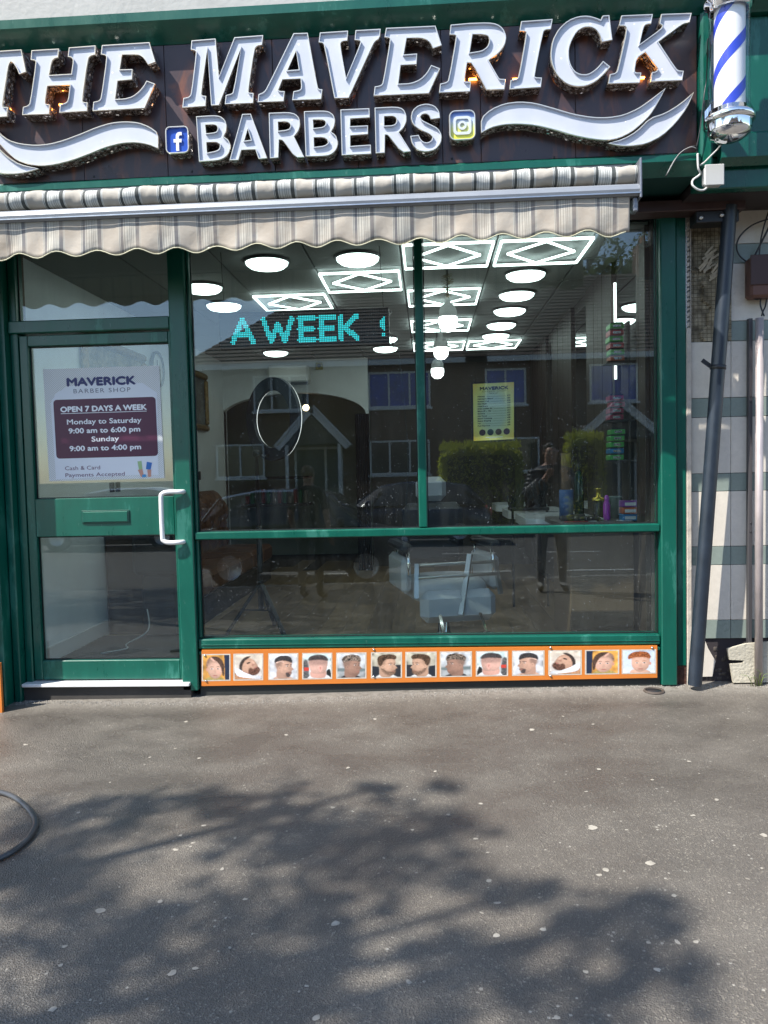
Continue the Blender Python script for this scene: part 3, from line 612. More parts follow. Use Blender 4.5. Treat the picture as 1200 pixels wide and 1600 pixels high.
# ================================================================== AWNING
aw = thing('awning', 'rolled striped fabric awning with scalloped valance above the shop window', 'awning', (-.6, 4.15, 2.8))
def stripe_mat(name, pitch=.30, dirt=.0, off=0.0, old=False):
    m, nt, b = new_mat(name); N = nt.nodes.new; L = nt.links.new
    tc = N('ShaderNodeTexCoord'); se = N('ShaderNodeSeparateXYZ'); L(tc.outputs['Object'], se.inputs[0])
    mo = N('ShaderNodeMath'); mo.operation = 'MULTIPLY_ADD'; mo.inputs[1].default_value = 1/pitch; mo.inputs[2].default_value = 20+off; L(se.outputs['X'], mo.inputs[0])
    fr = N('ShaderNodeMath'); fr.operation = 'FRACT'; L(mo.outputs[0], fr.inputs[0])
    cr = N('ShaderNodeValToRGB'); cr.color_ramp.interpolation = 'CONSTANT'; e = cr.color_ramp.elements
    dk, be, wh, gy = ((.05, .06, .06, 1), (.40, .37, .32, 1), (.54, .55, .52, 1), (.28, .29, .28, 1)) if not old else ((.17, .165, .165, 1), (.45, .40, .335, 1), (.50, .475, .41, 1), (.27, .255, .23, 1))
    seq = [(0, be), (.40, wh), (.42, dk), (.435, wh), (.45, dk), (.52, wh), (.545, gy), (.57, wh), (.62, gy), (.635, wh), (.68, gy), (.70, wh), (.725, gy), (.745, wh), (.775, gy), (.79, wh), (.84, dk), (.94, wh), (.955, gy), (.965, wh), (.985, be)]
    e[0].position, e[0].color = seq[0]; e[1].position, e[1].color = seq[1]
    for p, c in seq[2:]: x = e.new(p); x.color = c
    L(fr.outputs[0], cr.inputs[0])
    n = N('ShaderNodeTexNoise'); n.inputs['Scale'].default_value = 5; n.inputs['Detail'].default_value = 7; n.inputs['Roughness'].default_value = .7; L(tc.outputs['Object'], n.inputs['Vector'])
    mr = N('ShaderNodeMapRange'); mr.inputs['From Min'].default_value = .38; mr.inputs['From Max'].default_value = .72; mr.inputs['To Min'].default_value = .0; mr.inputs['To Max'].default_value = dirt; L(n.outputs['Fac'], mr.inputs['Value'])
    mx = N('ShaderNodeMix'); mx.data_type = 'RGBA'; L(mr.outputs[0], mx.inputs['Factor']); L(cr.outputs[0], mx.inputs[6]); mx.inputs[7].default_value = (.34, .27, .20, 1)
    L(mx.outputs[2], b.inputs['Base Color']); b.inputs['Roughness'].default_value = .8
    wv = N('ShaderNodeTexNoise'); wv.inputs['Scale'].default_value = 14; wv.inputs['Detail'].default_value = 3; L(tc.outputs['Object'], wv.inputs['Vector'])
    bp = N('ShaderNodeBump'); bp.inputs['Strength'].default_value = .35; bp.inputs['Distance'].default_value = .012; L(wv.outputs['Fac'], bp.inputs['Height']); L(bp.outputs[0], b.inputs['Normal'])
    return m
YA = 4.14
xl = -3.9; xr = at(984, 340, YA).x; zbar = at(500, 315, YA).z  # left end stretched out of view so the awning shades the door
xbr = at(1000, 300, YA).x
zv0 = at(500, 326, YA).z; zv1 = at(500, 385, YA).z; per = .218
mb = MB(); nx = 560; nz = 8; vs = []; vb = []
for j in range(nz+1):
    t = j/nz
    for i in range(nx+1):
        x = xl+(xr-xl)*i/nx; w = .016*math.cos(2*PI*(x-xr+.11)/per)
        low = zv1+.010-w*1.0-.012*max(0, (x-.9)/.2) ; z = zv0+(low-zv0)*t
        y = YA+.006*math.sin(x*11+2)*t+.009*math.sin(x*5.3+t*2)*t+.004*math.sin(x*37+t*4)*t
        vs.append((x, y, z))
mb.add(vs, [(j*(nx+1)+i, j*(nx+1)+i+1, (j+1)*(nx+1)+i+1, (j+1)*(nx+1)+i) for j in range(nz) for i in range(nx)], 0, True)
val = mb.build('valance', stripe_mat('weathered striped canvas', .211, .7, .15, True), aw, fix=False)
sm_ = val.modifiers.new('thickness', 'SOLIDIFY'); sm_.thickness = .0025
MB().tube([(v[0], v[1]-.002, v[2]) for v in vs[-(nx+1)::3]], .0028, 6).build('hem_piping', pm('cream piping', (.62, .60, .42), .7), aw)
bz0, bz1 = at(500, 326, YA-.02).z, at(500, 307, YA-.02).z
profile_x('front_bar', [(YA+.03, bz0), (YA-.010, bz0), (YA-.022, bz0+.012), (YA-.026, bz0+.030), (YA-.018, bz1-.010), (YA-.004, bz1), (YA+.03, bz1)], xl-.1, xbr, pm('grey aluminium bar', (.26, .28, .31), .5, .3, var=.08, vs=3), aw)
profile_x('bar_lip', [(YA-.03, bz0+.008), (YA-.024, bz0+.008), (YA-.024, bz0+.014), (YA-.03, bz0+.014)], xl-.1, xbr-.002, ALU, aw)
zr = (at(500, 307, YA+.03).z+at(500, 284, YA+.03).z)/2+.012
rl = MB(); n = 18; vs = []; nxx = 260
for i in range(nxx+1):
    x = xl+.01+(xr+.035-xl)*i/nxx
    for j in range(n):
        a = 2*PI*j/n; r = .047+.004*math.sin(x*9+a)+.0025*math.sin(x*31+2*a)+.002*math.sin(x*83+3*a); vs.append((x, YA+.055+r*math.cos(a), zr+r*math.sin(a)))
rl.add(vs, [(i*n+j, i*n+(j+1) % n, (i+1)*n+(j+1) % n, (i+1)*n+j) for i in range(nxx) for j in range(n)], 0, True)
rl.build('fabric_roll', stripe_mat('clean striped canvas', .211, .12, .15), aw, fix=False)
MB().tube([(xl-.06, YA+.055, zr), (xbr+.012, YA+.055, zr)], .03, 14).build('roller', ALU, aw)
MB().box(xl, xbr-.01, YA+.108, YA+.125, bz0+.0, zb-.064).build('back_board', pm('grey back board', (.10, .11, .12), .5, .4), aw)
eb = MB(); eb.box(xbr-.008, xbr+.004, YA-.03, YA+.11, bz0-.015, zr+.055, bev=.003); eb.box(xbr-.035, xbr-.009, YA+.0, YA+.06, bz0-.075, bz0-.002, bev=.006)
eb.build('end_bracket', pm('grey bracket', (.22, .23, .26), .45, .6), aw)
eb = MB(); eb.bar((xbr-.02, YA+.05, bz0-.02), (xbr-.02, 4.60, bz0+.03), .03, .05); eb.build('support_arm', BLACK, aw)
eb = MB(); eb.bar((xl+.1, YA+.05, bz0-.02), (xl+.1, 4.60, bz0+.03), .03, .05); eb.build('support_arm', BLACK, aw)
MB().bar((xbr-.05, YA+.07, bz0+.01), (-.7, YA+.30, bz0+.02), .025, .035).build('folding_arm', BLACK, aw)

# ================================================================== BARBER POLE
PX, PY = 1.0, 4.02
pc = at(1140, 100, PY); PX = pc.x
zdome = at(1140, 222, PY).z; zc1 = at(1140, 172, PY).z; ztop = at(1140, 12, PY).z
rw = (at(1171, 100, PY).x-at(1108, 100, PY).x)/2; k = rw
bpole = thing('barber_pole', 'chrome capped barber pole with blue diagonal stripes beside the sign', 'barber pole', (PX, PY, zdome))
h0, h1 = zc1-zdome+.03, ztop-zdome
MB().lathe([(0, 0), (.03, .002), (.062, .012), (k*.98, .032), (k*1.04, .055), (k*1.05, .088)], (0, 0, 0), 40).build('bottom_dome', CHROME, bpole, local=True)
MB().lathe([(k*1.05, .088), (k*1.22, .094), (k*1.24, .112), (k*1.18, .124), (k*1.05, .13), (k*1.02, .15), (k*.9, .155)], (0, 0, 0), 40).build('collar', CHROME, bpole, local=True)
MB().lathe([(k*.9, h1-.02), (k*1.02, h1-.015), (k*1.05, h1+.01), (k*1.2, h1+.02), (k*1.24, h1+.045), (k*1.15, h1+.06), (k*1.03, h1+.07), (k*1.03, h1+.15), (k*.8, h1+.2), (0, h1+.23)], (0, 0, 0), 40).build('top_cap', CHROME, bpole, local=True)
cyl = MB().lathe([(k*.74, .14), (k*.74, h1)], (0, 0, 0), 40).build('striped_core', pm('glossy white tube', (.80, .80, .80), .35), bpole, local=True)
zsp = .226; pitch = .47
for q in range(2):
    mb = MB(); vs = []; fs = []; nn = 96; hgt = .062
    prev = None
    for i in range(nn+1):
        zc_ = -.25+(h1+.5)*i/nn; a = -PI/2 + 2*PI*zc_/pitch+PI*q+.5
        for dz in (-hgt/2, hgt/2):
            zz = min(h1-.001, max(.141, zc_+dz))
            vs.append((k*.748*math.cos(a), k*.748*math.sin(a), zz))
    mb.add(vs, [(2*i, 2*i+2, 2*i+3, 2*i+1) for i in range(nn)], 0, True)
    st = mb.build('stripe', pm('royal blue stripe', (.018, .045, .50), .35), cyl, local=True, fix=False); st.location = (0, 0, 0)
CLEAR = glass_mat('clear tube glass', 1.0, (.99, .99, .99), .004)
MB().lathe([(k*.985, .13), (k*.985, h1)], (0, 0, 0), 40).build('glass_tube', CLEAR, bpole, local=True)
MB().box(-.035, .035, k*.9, .23, .2, .26).box(-.05, .05, .20, .235, .16, .30).build('wall_bracket', CHROME, bpole, local=True)
MB().box(-.035, .035, k*.9, .23, h1-.1, h1-.04).build('wall_bracket', CHROME, bpole, local=True)

# cables and boxes
def cable(name, pts, r, mat, label, cat='cable', n=8):
    o = MB().tube(smooth_curve(pts, 6), r, n).build(name, mat); return tag(o, label, cat)
WCAB = pm('white cable', (.62, .62, .60), .45)
YF = YB-.07
cable('cable', [at(1129, 222, 4.05), at(1122, 232, YF), at(1112, 242, YF), at(1100, 254, YF), at(1093, 258, YF)], .0038, WCAB, 'thin pale cable running from the barber pole foot towards the junction box')
cable('cable', [at(1040, 276, YF), at(1054, 250, YF+.01), at(1070, 234, YF), at(1086, 228, YF-.01), at(1089, 236, YF), at(1090, 255, YF), at(1092, 268, YF)], .0034, BLACK, 'loose black twin cable looping at the lower right corner of the sign')
cable('cable', [at(1042, 272, YF-.01), at(1060, 242, YF), at(1078, 230, YF-.02), at(1088, 232, YF-.02)], .0025, pm('grey cable', (.25, .25, .25), .5), 'loose pale wire end beside the black loop under the sign')
cable('cable', [at(1090, 240, YF-.01), at(1091, 262, YF-.01), at(1094, 272, YF), at(1083, 281, YF), at(1082, 289, YF-.01), at(1090, 296, YF-.01), at(1099, 297, YF), at(1106, 292, YF+.01)], .0055, WCAB, 'white cable curling under the junction box')
cable('cable', [at(1087, 236, YF), at(1094, 200, YF-.005), at(1100, 150, YF-.005), at(1104, 120, YF), at(1106, 60, 4.1)], .003, BLACK, 'thin black cable clipped up the green trim left of the barber pole')
c = at(1113.5, 276, YF+.01)
jb = thing('junction_box', 'small pale grey junction box under the barber pole', 'junction box', c)
MB().box(-.048, .048, -.022, .03, -.052, .052, bev=.012).build('box_body', pm('pale grey plastic', (.50, .50, .49), .4), jb, local=True)
MB().box(-.050, .050, -.030, -.0225, -.054, .054, bev=.006).build('lid', pm('pale grey plastic', (.50, .50, .49), .4), jb, local=True)

# ================================================================== TILED WALL AT THE RIGHT
tw = thing('tiled_wall', 'cream tiled wall with narrow grey green tile bands right of the shop', 'wall', (1.58, 4.75, 0))
CREAM = pm('cream ceramic tile', (.68, .62, .53), .28, var=.07, vs=3, var2=.05, vs2=40)
SAGE = pm('grey green ceramic tile', (.24, .285, .25), .28, var=.10, vs=3, var2=.06, vs2=50)
YT = 4.74
MB().box(1.578, 3.4, YT+.012, 4.95, -.2, 2.865).build('wall_backing', pm('dark grout', (.035, .028, .03), .85, var=.2), tw)
ybounds = [298, 383, 413, 503, 534, 622, 652, 740, 768, 854, 883, 969, 998, 1068]
zs = [at(1105, y, YT).z for y in ybounds]; zs[-1] = -.05; zs[0] = 2.868
xs = [1.579, at(1142, 700, YT).x, at(1142, 700, YT).x+.292, at(1142, 700, YT).x+.584, at(1142, 700, YT).x+.876]
base_t = {}
for r in range(len(zs)-1):
    for c_ in range(4):
        if c_ == 0 and r < 4: continue                      # tiles fallen off here
        if r == 12: continue
        mt = SAGE if r % 2 else CREAM; x0, x1, z1, z0 = xs[c_]+.0014, xs[c_+1]-.0014, zs[r]-.0014, zs[r+1]+.0014
        dy = random.uniform(-.0012, .0012)
        MB().box(x0, x1, YT+dy, YT+.011, z0, z1, bev=.0015).build('tile', mt, tw)
# foot row: broken
z12 = zs[12]-.0014
def P2(pts, Y): return [(at(a, b_, Y).x, at(a, b_, Y).z) for a, b_ in pts]
MB().prism(P2([(1071.5, 999), (1101, 999), (1107, 1014), (1118, 1033), (1113, 1057), (1073, 1058)], YT), YT, YT+.011).build('tile', CREAM, tw)['label'] = 'broken cream tile at the foot of the wall'
rub = MB()
for i in range(60):
    p = at(random.uniform(1080, 1142), random.uniform(1002, 1062), YT+.008); r = random.uniform(.008, .022)
    rub.sph((p.x, p.y+.01, p.z), r, 6, sc=(random.uniform(.7, 1.5), .6, random.uniform(.6, 1.2)))
rub.build('rubble_fill', pm('dark crumbling mortar', (.075, .062, .052), .95, var=.4, vs=25, bump=.8, bs=80), tw, kind='stuff')
sb = thing('broken_slab', 'broken cream slab with a dark slot leaning at the foot of the tiled wall', 'slab', (at(1157, 1065, 4.68).x, 4.68, 0))
sl = P2([(1137, 1014), (1166, 1006), (1205, 1003), (1205, 1066), (1146, 1067), (1141, 1038), (1161, 1036), (1163, 1032), (1140, 1031)], 4.68)
MB().prism(sl, 4.68, 4.70).build('slab_piece', pm('weathered cream concrete', (.47, .43, .34), .75, var=.15, vs=8, bump=.5, bs=60), sb)
# exposed plaster patch
pxl, pxr = 1.580, xs[1]
pb = MB(); nxg, nzg = 26, 80; vs = []
z_a, z_b = zs[4]+.002, 2.80
for j in range(nzg+1):
    for i in range(nxg+1):
        x = pxl+(pxr-pxl)*i/nxg; z = z_a+(z_b-z_a)*j/nzg; u = i/nxg; v = j/nzg
        n = math.sin(x*61+z*17)*.3+math.sin(x*23-z*41)*.35+random.uniform(-.5, .5)
        dep = .006+.006*n
        if u < .38+.10*math.sin(z*23)+.05*math.sin(z*61): dep += .034
        if v > .62 and u < .8+.1*math.sin(z*40): dep += .022
        if abs(v-.60) < .03+.02*math.sin(x*70): dep -= .02*random.random()
        vs.append((x, min(YT+.0115, YT-.010+dep*.5), z))
pb.add(vs, [(j*(nxg+1)+i, j*(nxg+1)+i+1, (j+1)*(nxg+1)+i+1, (j+1)*(nxg+1)+i) for j in range(nzg) for i in range(nxg)])
def plaster_mat():
    m, nt, b = new_mat('exposed tile adhesive and plaster'); N = nt.nodes.new; L = nt.links.new
    tc = N('ShaderNodeTexCoord'); br = N('ShaderNodeTexBrick'); mp = N('ShaderNodeMapping'); mp.inputs['Rotation'].default_value = (PI/2, 0, 0); L(tc.outputs['Object'], mp.inputs[0]); L(mp.outputs[0], br.inputs['Vector'])
    br.offset = 0; br.inputs['Scale'].default_value = 1; br.inputs['Brick Width'].default_value = .024; br.inputs['Row Height'].default_value = .024; br.inputs['Mortar Size'].default_value = .0018; br.inputs['Mortar Smooth'].default_value = .4
    n = N('ShaderNodeTexNoise'); n.inputs['Scale'].default_value = 16; n.inputs['Detail'].default_value = 8; L(tc.outputs['Object'], n.inputs['Vector'])
    cr = N('ShaderNodeValToRGB'); e = cr.color_ramp.elements; e[0].position = .32; e[0].color = (.07, .055, .035, 1); e[1].position = .62; e[1].color = (.34, .29, .20, 1); L(n.outputs['Fac'], cr.inputs[0])
    mx = N('ShaderNodeMix'); mx.data_type = 'RGBA'; L(br.outputs['Fac'], mx.inputs['Factor']); L(cr.outputs[0], mx.inputs[6]); mx.inputs[7].default_value = (.08, .065, .04, 1)
    L(mx.outputs[2], b.inputs['Base Color']); b.inputs['Roughness'].default_value = .9
    bp = N('ShaderNodeBump'); bp.inputs['Strength'].default_value = .8; bp.inputs['Distance'].default_value = .01; L(n.outputs['Fac'], bp.inputs['Height']); L(bp.outputs[0], b.inputs['Normal']); return m
pb.build('exposed_plaster', plaster_mat(), tw, fix=False)
fl = MB()
for i in range(16):                                        # splintered flakes
    p = at(random.uniform(1090, 1120), random.uniform(398, 440), YT-.01); a = random.uniform(.5, 1.1)
    fl.bar(p, p+Vector((math.cos(a)*.07, random.uniform(-.012, .006), math.sin(a)*.07)), .012, .004, up=Vector((0, 1, 0)))
fl.build('splinters', pm('pale splintered board', (.42, .36, .27), .85, var=.3, vs=30), tw)
sp = thing('slotted_strip', 'perforated metal strip fixed upright beside the bare plaster patch', 'metal strip', (at(1075, 425, 4.70).x, 4.70, 2.0))
za, zb2 = at(1075, 512, 4.70).z, at(1075, 337, 4.70).z; xst = at(1075, 425, 4.70).x; st = MB(); nh = 22; hh = (zb2-za)/nh
GALV = pm('galvanised strip', (.55, .55, .53), .45, .5, var=.15, vs=30)
st.box(xst-.013, xst-.009, 4.70, 4.703, za, zb2); st.box(xst+.009, xst+.013, 4.70, 4.703, za, zb2)
for i in range(nh+1): st.bar((xst-.0095, 4.7015, za+hh*i*.985), (xst+.0095, 4.7015, za+hh*(i*.985+(.5 if i % 2 else .2))), .007, .003, up=Vector((0, 1, 0)))
st.build('strip', GALV, sp)

# leaning downpipe, conduit, brown box
dp = thing('downpipe', 'dark blue black plastic downpipe leaning against the tiled wall', 'pipe', at(1085, 1070, 4.60))
a, b_ = at(1085.5, 1070, 4.60), at(1140.5, 322, 4.575); DPM = pm('blue black plastic pipe', (.016, .024, .036), .36, var=.25, vs=10, spec=.6)
dpx = (b_-a).normalized(); rr = .040
pts = [a+(b_-a)*t for t in (0, .25, .5, .75, 1)]
mb = MB().tube(pts, rr, 28, caps=False); mb.tube([p for p in pts], rr-.005, 28, caps=False); mb.build('pipe', DPM, dp, fix=False)
q = a+(b_-a)*.672; mb = MB().tube([q-dpx*.012, q+dpx*.012], rr+.004, 24, caps=True); e_ = at(1099, 562, 4.58); mb.bar((q.x-.01, 4.60, q.z-.01), (e_.x, 4.60, e_.z), .012, .022); mb.build('clip', BLACK, dp)
cd = thing('conduit', 'dull pinkish metal conduit standing against the tiled wall', 'conduit', at(1186, 1075, 4.67))
cx0 = at(1186, 800, 4.665).x; CDM = pm('pinkish galvanised conduit', (.46, .40, .39), .42, .35, var=.15, vs=8)
MB().tube([(cx0, 4.665, -.03), (cx0, 4.665, at(1186, 497, 4.665).z)], .0225, 16).build('pipe', CDM, cd)
x_ = cx0-.034; mb = MB().box(x_-.012, x_+.010, 4.70, 4.735, -.02, at(1180, 497, 4.7).z, bev=.002); mb.build('backing_channel', pm('dark channel', (.09, .085, .09), .5, .4), cd)
for z in (.95, 1.0, 1.75, 1.72): MB().lathe([(0, -.004), (.004, -.003), (.005, 0)], (x_, 4.699, z), 8, axis='y').build('screw', BLACK, cd)
c = at(1192, 434, 4.68); bx = thing('meter_box', 'brown plastic meter box on the tiled wall with black cables', 'box', c)
MB().box(-.085, .085, -.04, .055, -.118, .118, bev=.014).build('box_body', pm('brown plastic', (.12, .052, .036), .5, var=.1, vs=5), bx, local=True)
MB().box(-.090, .090, -.048, -.0405, -.05, .123, bev=.006).build('lid', pm('dark brown lid', (.05, .022, .018), .5), bx, local=True)
cable('cable', [at(1215, 338, 4.7), at(1198, 343, 4.69), at(1175, 352, 4.70), at(1157, 368, 4.715), at(1151, 385, 4.72), at(1156, 400, 4.72), at(1170, 411, 4.71), at(1180, 418, 4.70)], .0045, BLACK, 'black cable looping left above the brown meter box')
cable('cable', [at(1203, 325, 4.7), at(1194, 352, 4.69), at(1188, 380, 4.70), at(1186, 405, 4.70)], .0045, BLACK, 'black cable dropping straight into the brown meter box')
cable('cable', [at(1212, 330, 4.69), at(1200, 358, 4.68), at(1190, 378, 4.69), at(1181, 396, 4.70), at(1170, 416, 4.70), at(1167, 440, 4.705), at(1170, 458, 4.70), at(1180, 467, 4.69), at(1190, 466, 4.69)], .006, BLACK, 'thicker black cable curving round the left side of the meter box')
cable('cable', [at(1189, 465, 4.69), at(1188, 476, 4.69), at(1191, 486, 4.68), at(1194, 494, 4.68)], .0045, BLACK, 'left black cable from the meter box down into the conduit')
cable('cable', [at(1198, 465, 4.69), at(1196, 478, 4.69), at(1192, 487, 4.67), at(1190, 494, 4.67)], .0045, BLACK, 'right black cable crossing from the meter box down into the conduit')

# blades of grass at the foot
gb_ = MB()
for i in range(9):
    p = at(random.uniform(1170, 1200), 1064, 4.66); x, y = p.x, 4.64; h = random.uniform(.05, .11); dx = random.uniform(-.09, .05)
    gb_.tube([(x, y, gz(x, y)), (x+dx*.4, y-.01, gz(x, y)+h*.8), (x+dx, y-.03, gz(x, y)+h)], [.002, .0016, .0006], 5)
tag(gb_.build('weeds', pm('grass blade green', (.16, .22, .05), .6)), 'few grass blades growing at the foot of the conduit', 'weeds', kind='stuff')

# ================================================================== ORANGE PANEL WITH HAIRCUT PRINTS
class Sheet:
    def __init__(s, tl, tr, br, bl, Y):
        s.c = [at(*p, Y) for p in (tl, tr, br, bl)]; s.Y = Y
    def P(s, u, v, k=0):
        a, b_, c_, d = s.c; p = (a*(1-u)+b_*u)*(1-v)+(d*(1-u)+c_*u)*v; return (p.x, s.Y-k, p.z)
    def poly(s, mb, pts, k, mi=0):
        tr = tessellate_polygon([[Vector((u, -v, 0)) for u, v in pts]])
        mb.add([s.P(u, v, k) for u, v in pts], [tuple(t) for t in tr], mi)
def circle(cx, cy, rx, ry, n=16, a0=0, a1=2*PI): return [(cx+rx*math.cos(a0+(a1-a0)*i/n), cy+ry*math.sin(a0+(a1-a0)*i/n)) for i in range(n)]
ORANGE = pm('orange printed panel', (.62, .19, .032), .35, var=.06, vs=5)
op = thing('haircut_panel', 'orange strip panel with thirteen haircut photographs below the window', 'panel', (-.03, 4.72, .03))
sh = Sheet((315, 1016), (1027, 1009), (1027, 1059), (315, 1072), 4.672)
mb = MB(); a, b_, c_, d = sh.c; mb.prism([(a.x, a.z), (b_.x, b_.z), (c_.x, c_.z), (d.x, d.z)], 4.672, 4.690); mb.build('panel_board', ORANGE, op)
for px, py in ((318, 1024), (320, 1064), (582, 1015), (582, 1057), (858, 1012), (858, 1056), (1017, 1012)):
    c = at(px+2, py, 4.67); MB().lathe([(0, -.008), (.006, -.006), (.007, 0)], (c.x, 4.671, c.z), 10, axis='y').build('screw', STEEL, op)
import numpy as np
PN = 84
def _blur(a, sg):
    if sg <= 0: return a
    k = int(sg*3)+1; w = np.exp(-.5*(np.arange(-k, k+1)/sg)**2); w /= w.sum()
    a = np.pad(a, ((k, k), (k, k)), mode='edge'); a = np.apply_along_axis(lambda v: np.convolve(v, w, 'valid'), 0, a); return np.apply_along_axis(lambda v: np.convolve(v, w, 'valid'), 1, a)
_gx, _gy = np.meshgrid((np.arange(PN)+.5)/PN, (np.arange(PN)+.5)/PN)
def _mask(poly, soft):
    inside = np.zeros((PN, PN), bool); n = len(poly)
    for i in range(n):
        (x0, y0), (x1, y1) = poly[i], poly[(i+1) % n]
        c = ((y0 > _gy) != (y1 > _gy)) & (_gx < (x1-x0)*(_gy-y0)/((y1-y0) if abs(y1-y0) > 1e-9 else 1e-9)+x0); inside ^= c
    return _blur(inside.astype(float), soft*PN)
def sm(pts):                                             # closed smooth outline
    P_ = [Vector((x, y, 0)) for x, y in pts]; n = len(P_); out = []
    for i in range(n):
        p0, p1, p2, p3 = P_[i-1], P_[i], P_[(i+1) % n], P_[(i+2) % n]
        for j in range(5): t = j/5; q = .5*((2*p1)+(p2-p0)*t+(2*p0-5*p1+4*p2-p3)*t*t+(-p0+3*p1-3*p2+p3)*t**3); out.append((q.x, q.y))
    return out
_rng = np.random.default_rng(4)
def portrait_pixels(kind, flip):
    img = np.zeros((PN, PN, 3)); nz = lambda sg: (lambda a: (a-a.mean())/(a.std()+1e-9))(_blur(_rng.normal(size=(PN, PN)), sg))
    def paint(pts, col, soft=.006, noise=0, sg=1.2, shade=0, a=1, smooth=True, lx=-.35, ly=-.4):
        m_ = _mask(sm(pts) if smooth else pts, soft)*a; c = np.array(col)[None, None, :]*np.ones((PN, PN, 1))
        if noise: c = c*(1+noise*nz(sg))[..., None]
        if shade:
            cx, cy = sum(p[0] for p in pts)/len(pts), sum(p[1] for p in pts)/len(pts); c = c*(1-shade*((_gx-cx)*-lx*2+(_gy-cy)*-ly*1.2+3.2*((_gx-cx)**2+(_gy-cy)**2)))[..., None]
        img[:] = img*(1-m_[..., None])+np.clip(c, 0, 1)*m_[..., None]
    def el(cx, cy, rx, ry): return circle(cx, cy, rx, ry, 14)
    def bg(c0, c1, n=.12):
        t = _gy[..., None]; img[:] = np.array(c0)*(1-t)+np.array(c1)*t; img[:] *= (1+n*nz(5))[..., None]
    DK = (.03, .02, .018); LIP = (.42, .16, .13)
    if kind in ('kid', 'ginger'):
        if kind == 'kid':
            bg((.72, .36, .08), (.62, .30, .07), .2); paint([(0, 0), (.2, 0), (.17, 1), (0, 1)], (.02, .03, .06), .01, smooth=False); SKc = (.72, .44, .33); HC_ = (.09, .05, .035)
            paint([(.24, 1.02), (.36, .86), (.74, .86), (.92, 1.02)], (.40, .30, .10), .01, .1)
        else:
            bg((.55, .64, .76), (.68, .74, .80), .06); SKc = (.74, .45, .33); HC_ = (.30, .09, .03)
            paint([(.25, 1.02), (.30, .84), (.68, .84), (.85, 1.02)], SKc, .01, shade=.5)
        paint([(.26, .50), (.28, .30), (.40, .14), (.56, .10), (.74, .16), (.83, .34), (.83, .55), (.78, .76), (.66, .90), (.52, .95), (.38, .88), (.28, .70)], SKc, .01, .03, 2, .55)
        paint(el(.845, .58, .035, .075), (.60, .30, .22), .01)
        paint([(.30, .36), (.40, .30), (.70, .30), (.80, .42), (.80, .20), (.55, .10), (.32, .20)], tuple(x*.6+y*.4 for x, y in zip(HC_, SKc)), .035, .1, 1, a=.8)
        if kind == 'kid':
            paint([(.20, .80), (.19, .50), (.26, .24), (.42, .08), (.62, .05), (.70, .10), (.52, .22), (.38, .38), (.30, .60), (.26, .82)], HC_, .008, .3, .8)
            paint([(.56, .22), (.68, .09), (.73, .12), (.60, .26)], (.70, .42, .32), .006)
            paint([(.72, .08), (.84, .20), (.88, .42), (.84, .46), (.76, .26)], tuple(x*.7+y*.3 for x, y in zip(HC_, SKc)), .015, .2)
        else: paint([(.17, .38), (.17, .20), (.34, .06), (.56, .03), (.76, .08), (.86, .24), (.84, .36), (.70, .31), (.40, .30)], HC_, .012, .3, .8)
        for x in (.43, .66): paint(el(x, .545, .052, .024), (.75, .70, .66), .006); paint(el(x+.005, .545, .024, .026), DK, .005); paint([(x-.07, .475), (x, .455), (x+.07, .475), (x, .47)], HC_, .007)
        paint([(.55, .56), (.60, .70), (.54, .73), (.49, .70)], tuple(x*.72 for x in SKc), .018, a=.7); paint(el(.55, .82, .085, .022), LIP, .008); paint(el(.40, .70, .07, .05), (.85, .40, .32), .03, a=.4)
    elif kind == 'lying':
        bg((.72, .62, .50), (.66, .60, .56), .12); paint([(.0, .55), (.3, .80), (.7, .90), (1, .86), (1, 1.05), (0, 1.05)], (.50, .26, .14), .01, .15, smooth=False)
        paint([(.24, .56), (.28, .30), (.44, .14), (.62, .16), (.76, .30), (.86, .52), (.78, .70), (.50, .78), (.32, .72)], (.60, .36, .25), .01, .04, 2, .7)
        paint([(.18, .64), (.17, .40), (.28, .18), (.44, .07), (.58, .07), (.50, .14), (.36, .26), (.28, .46), (.26, .66)], (.05, .035, .03), .012, .25)
        paint([(.50, .62), (.58, .52), (.68, .57), (.84, .48), (.93, .60), (.86, .76), (.68, .84), (.52, .77)], (.13, .06, .04), .014, .35, .8)
        paint([(.0, .58), (.14, .56), (.34, .70), (.66, .84), (.94, .86), (.96, .98), (.5, .94), (.1, .84)], (.80, .82, .86), .008, .06, 2, .25)
        paint([(.44, .33), (.56, .29), (.56, .33), (.46, .37)], DK, .007); paint([(.62, .40), (.70, .34), (.73, .37), (.66, .45)], (.40, .20, .14), .01); paint([(.60, .26), (.70, .28), (.73, .36), (.66, .36)], (.68, .42, .30), .01); paint([(.72, .52), (.80, .48), (.81, .51), (.74, .56)], LIP, .006)
    elif kind == 'back':
        bg((.62, .78, .78), (.70, .74, .74), .15); paint([(0, .30), (.16, .30), (.20, 1), (0, 1)], (.10, .10, .10), .02, .3); paint([(.02, .55), (.2, .55), (.2, .68), (.02, .68)], (.60, .06, .04), .01, smooth=False); paint([(.82, .72), (.95, .62), (1, .95), (.86, .95)], (.02, .02, .02), .01)
        paint([(.18, 1.05), (.28, .86), (.5, .82), (.84, .86), (.95, 1.05)], (.76, .74, .74), .01); paint([(.30, .66), (.30, .95), (.76, .97), (.78, .66)], (.68, .38, .30), .012, shade=.5)
        paint([(.20, .45), (.22, .24), (.40, .10), (.66, .09), (.84, .22), (.87, .46), (.82, .68), (.70, .80), (.40, .80), (.26, .68)], (.74, .45, .36), .012, .03, 2, .55)
        paint([(.18, .40), (.20, .20), (.44, .08), (.68, .08), (.86, .22), (.88, .42), (.70, .46), (.40, .46)], (.36, .22, .18), .05, .1, 1, a=.85)
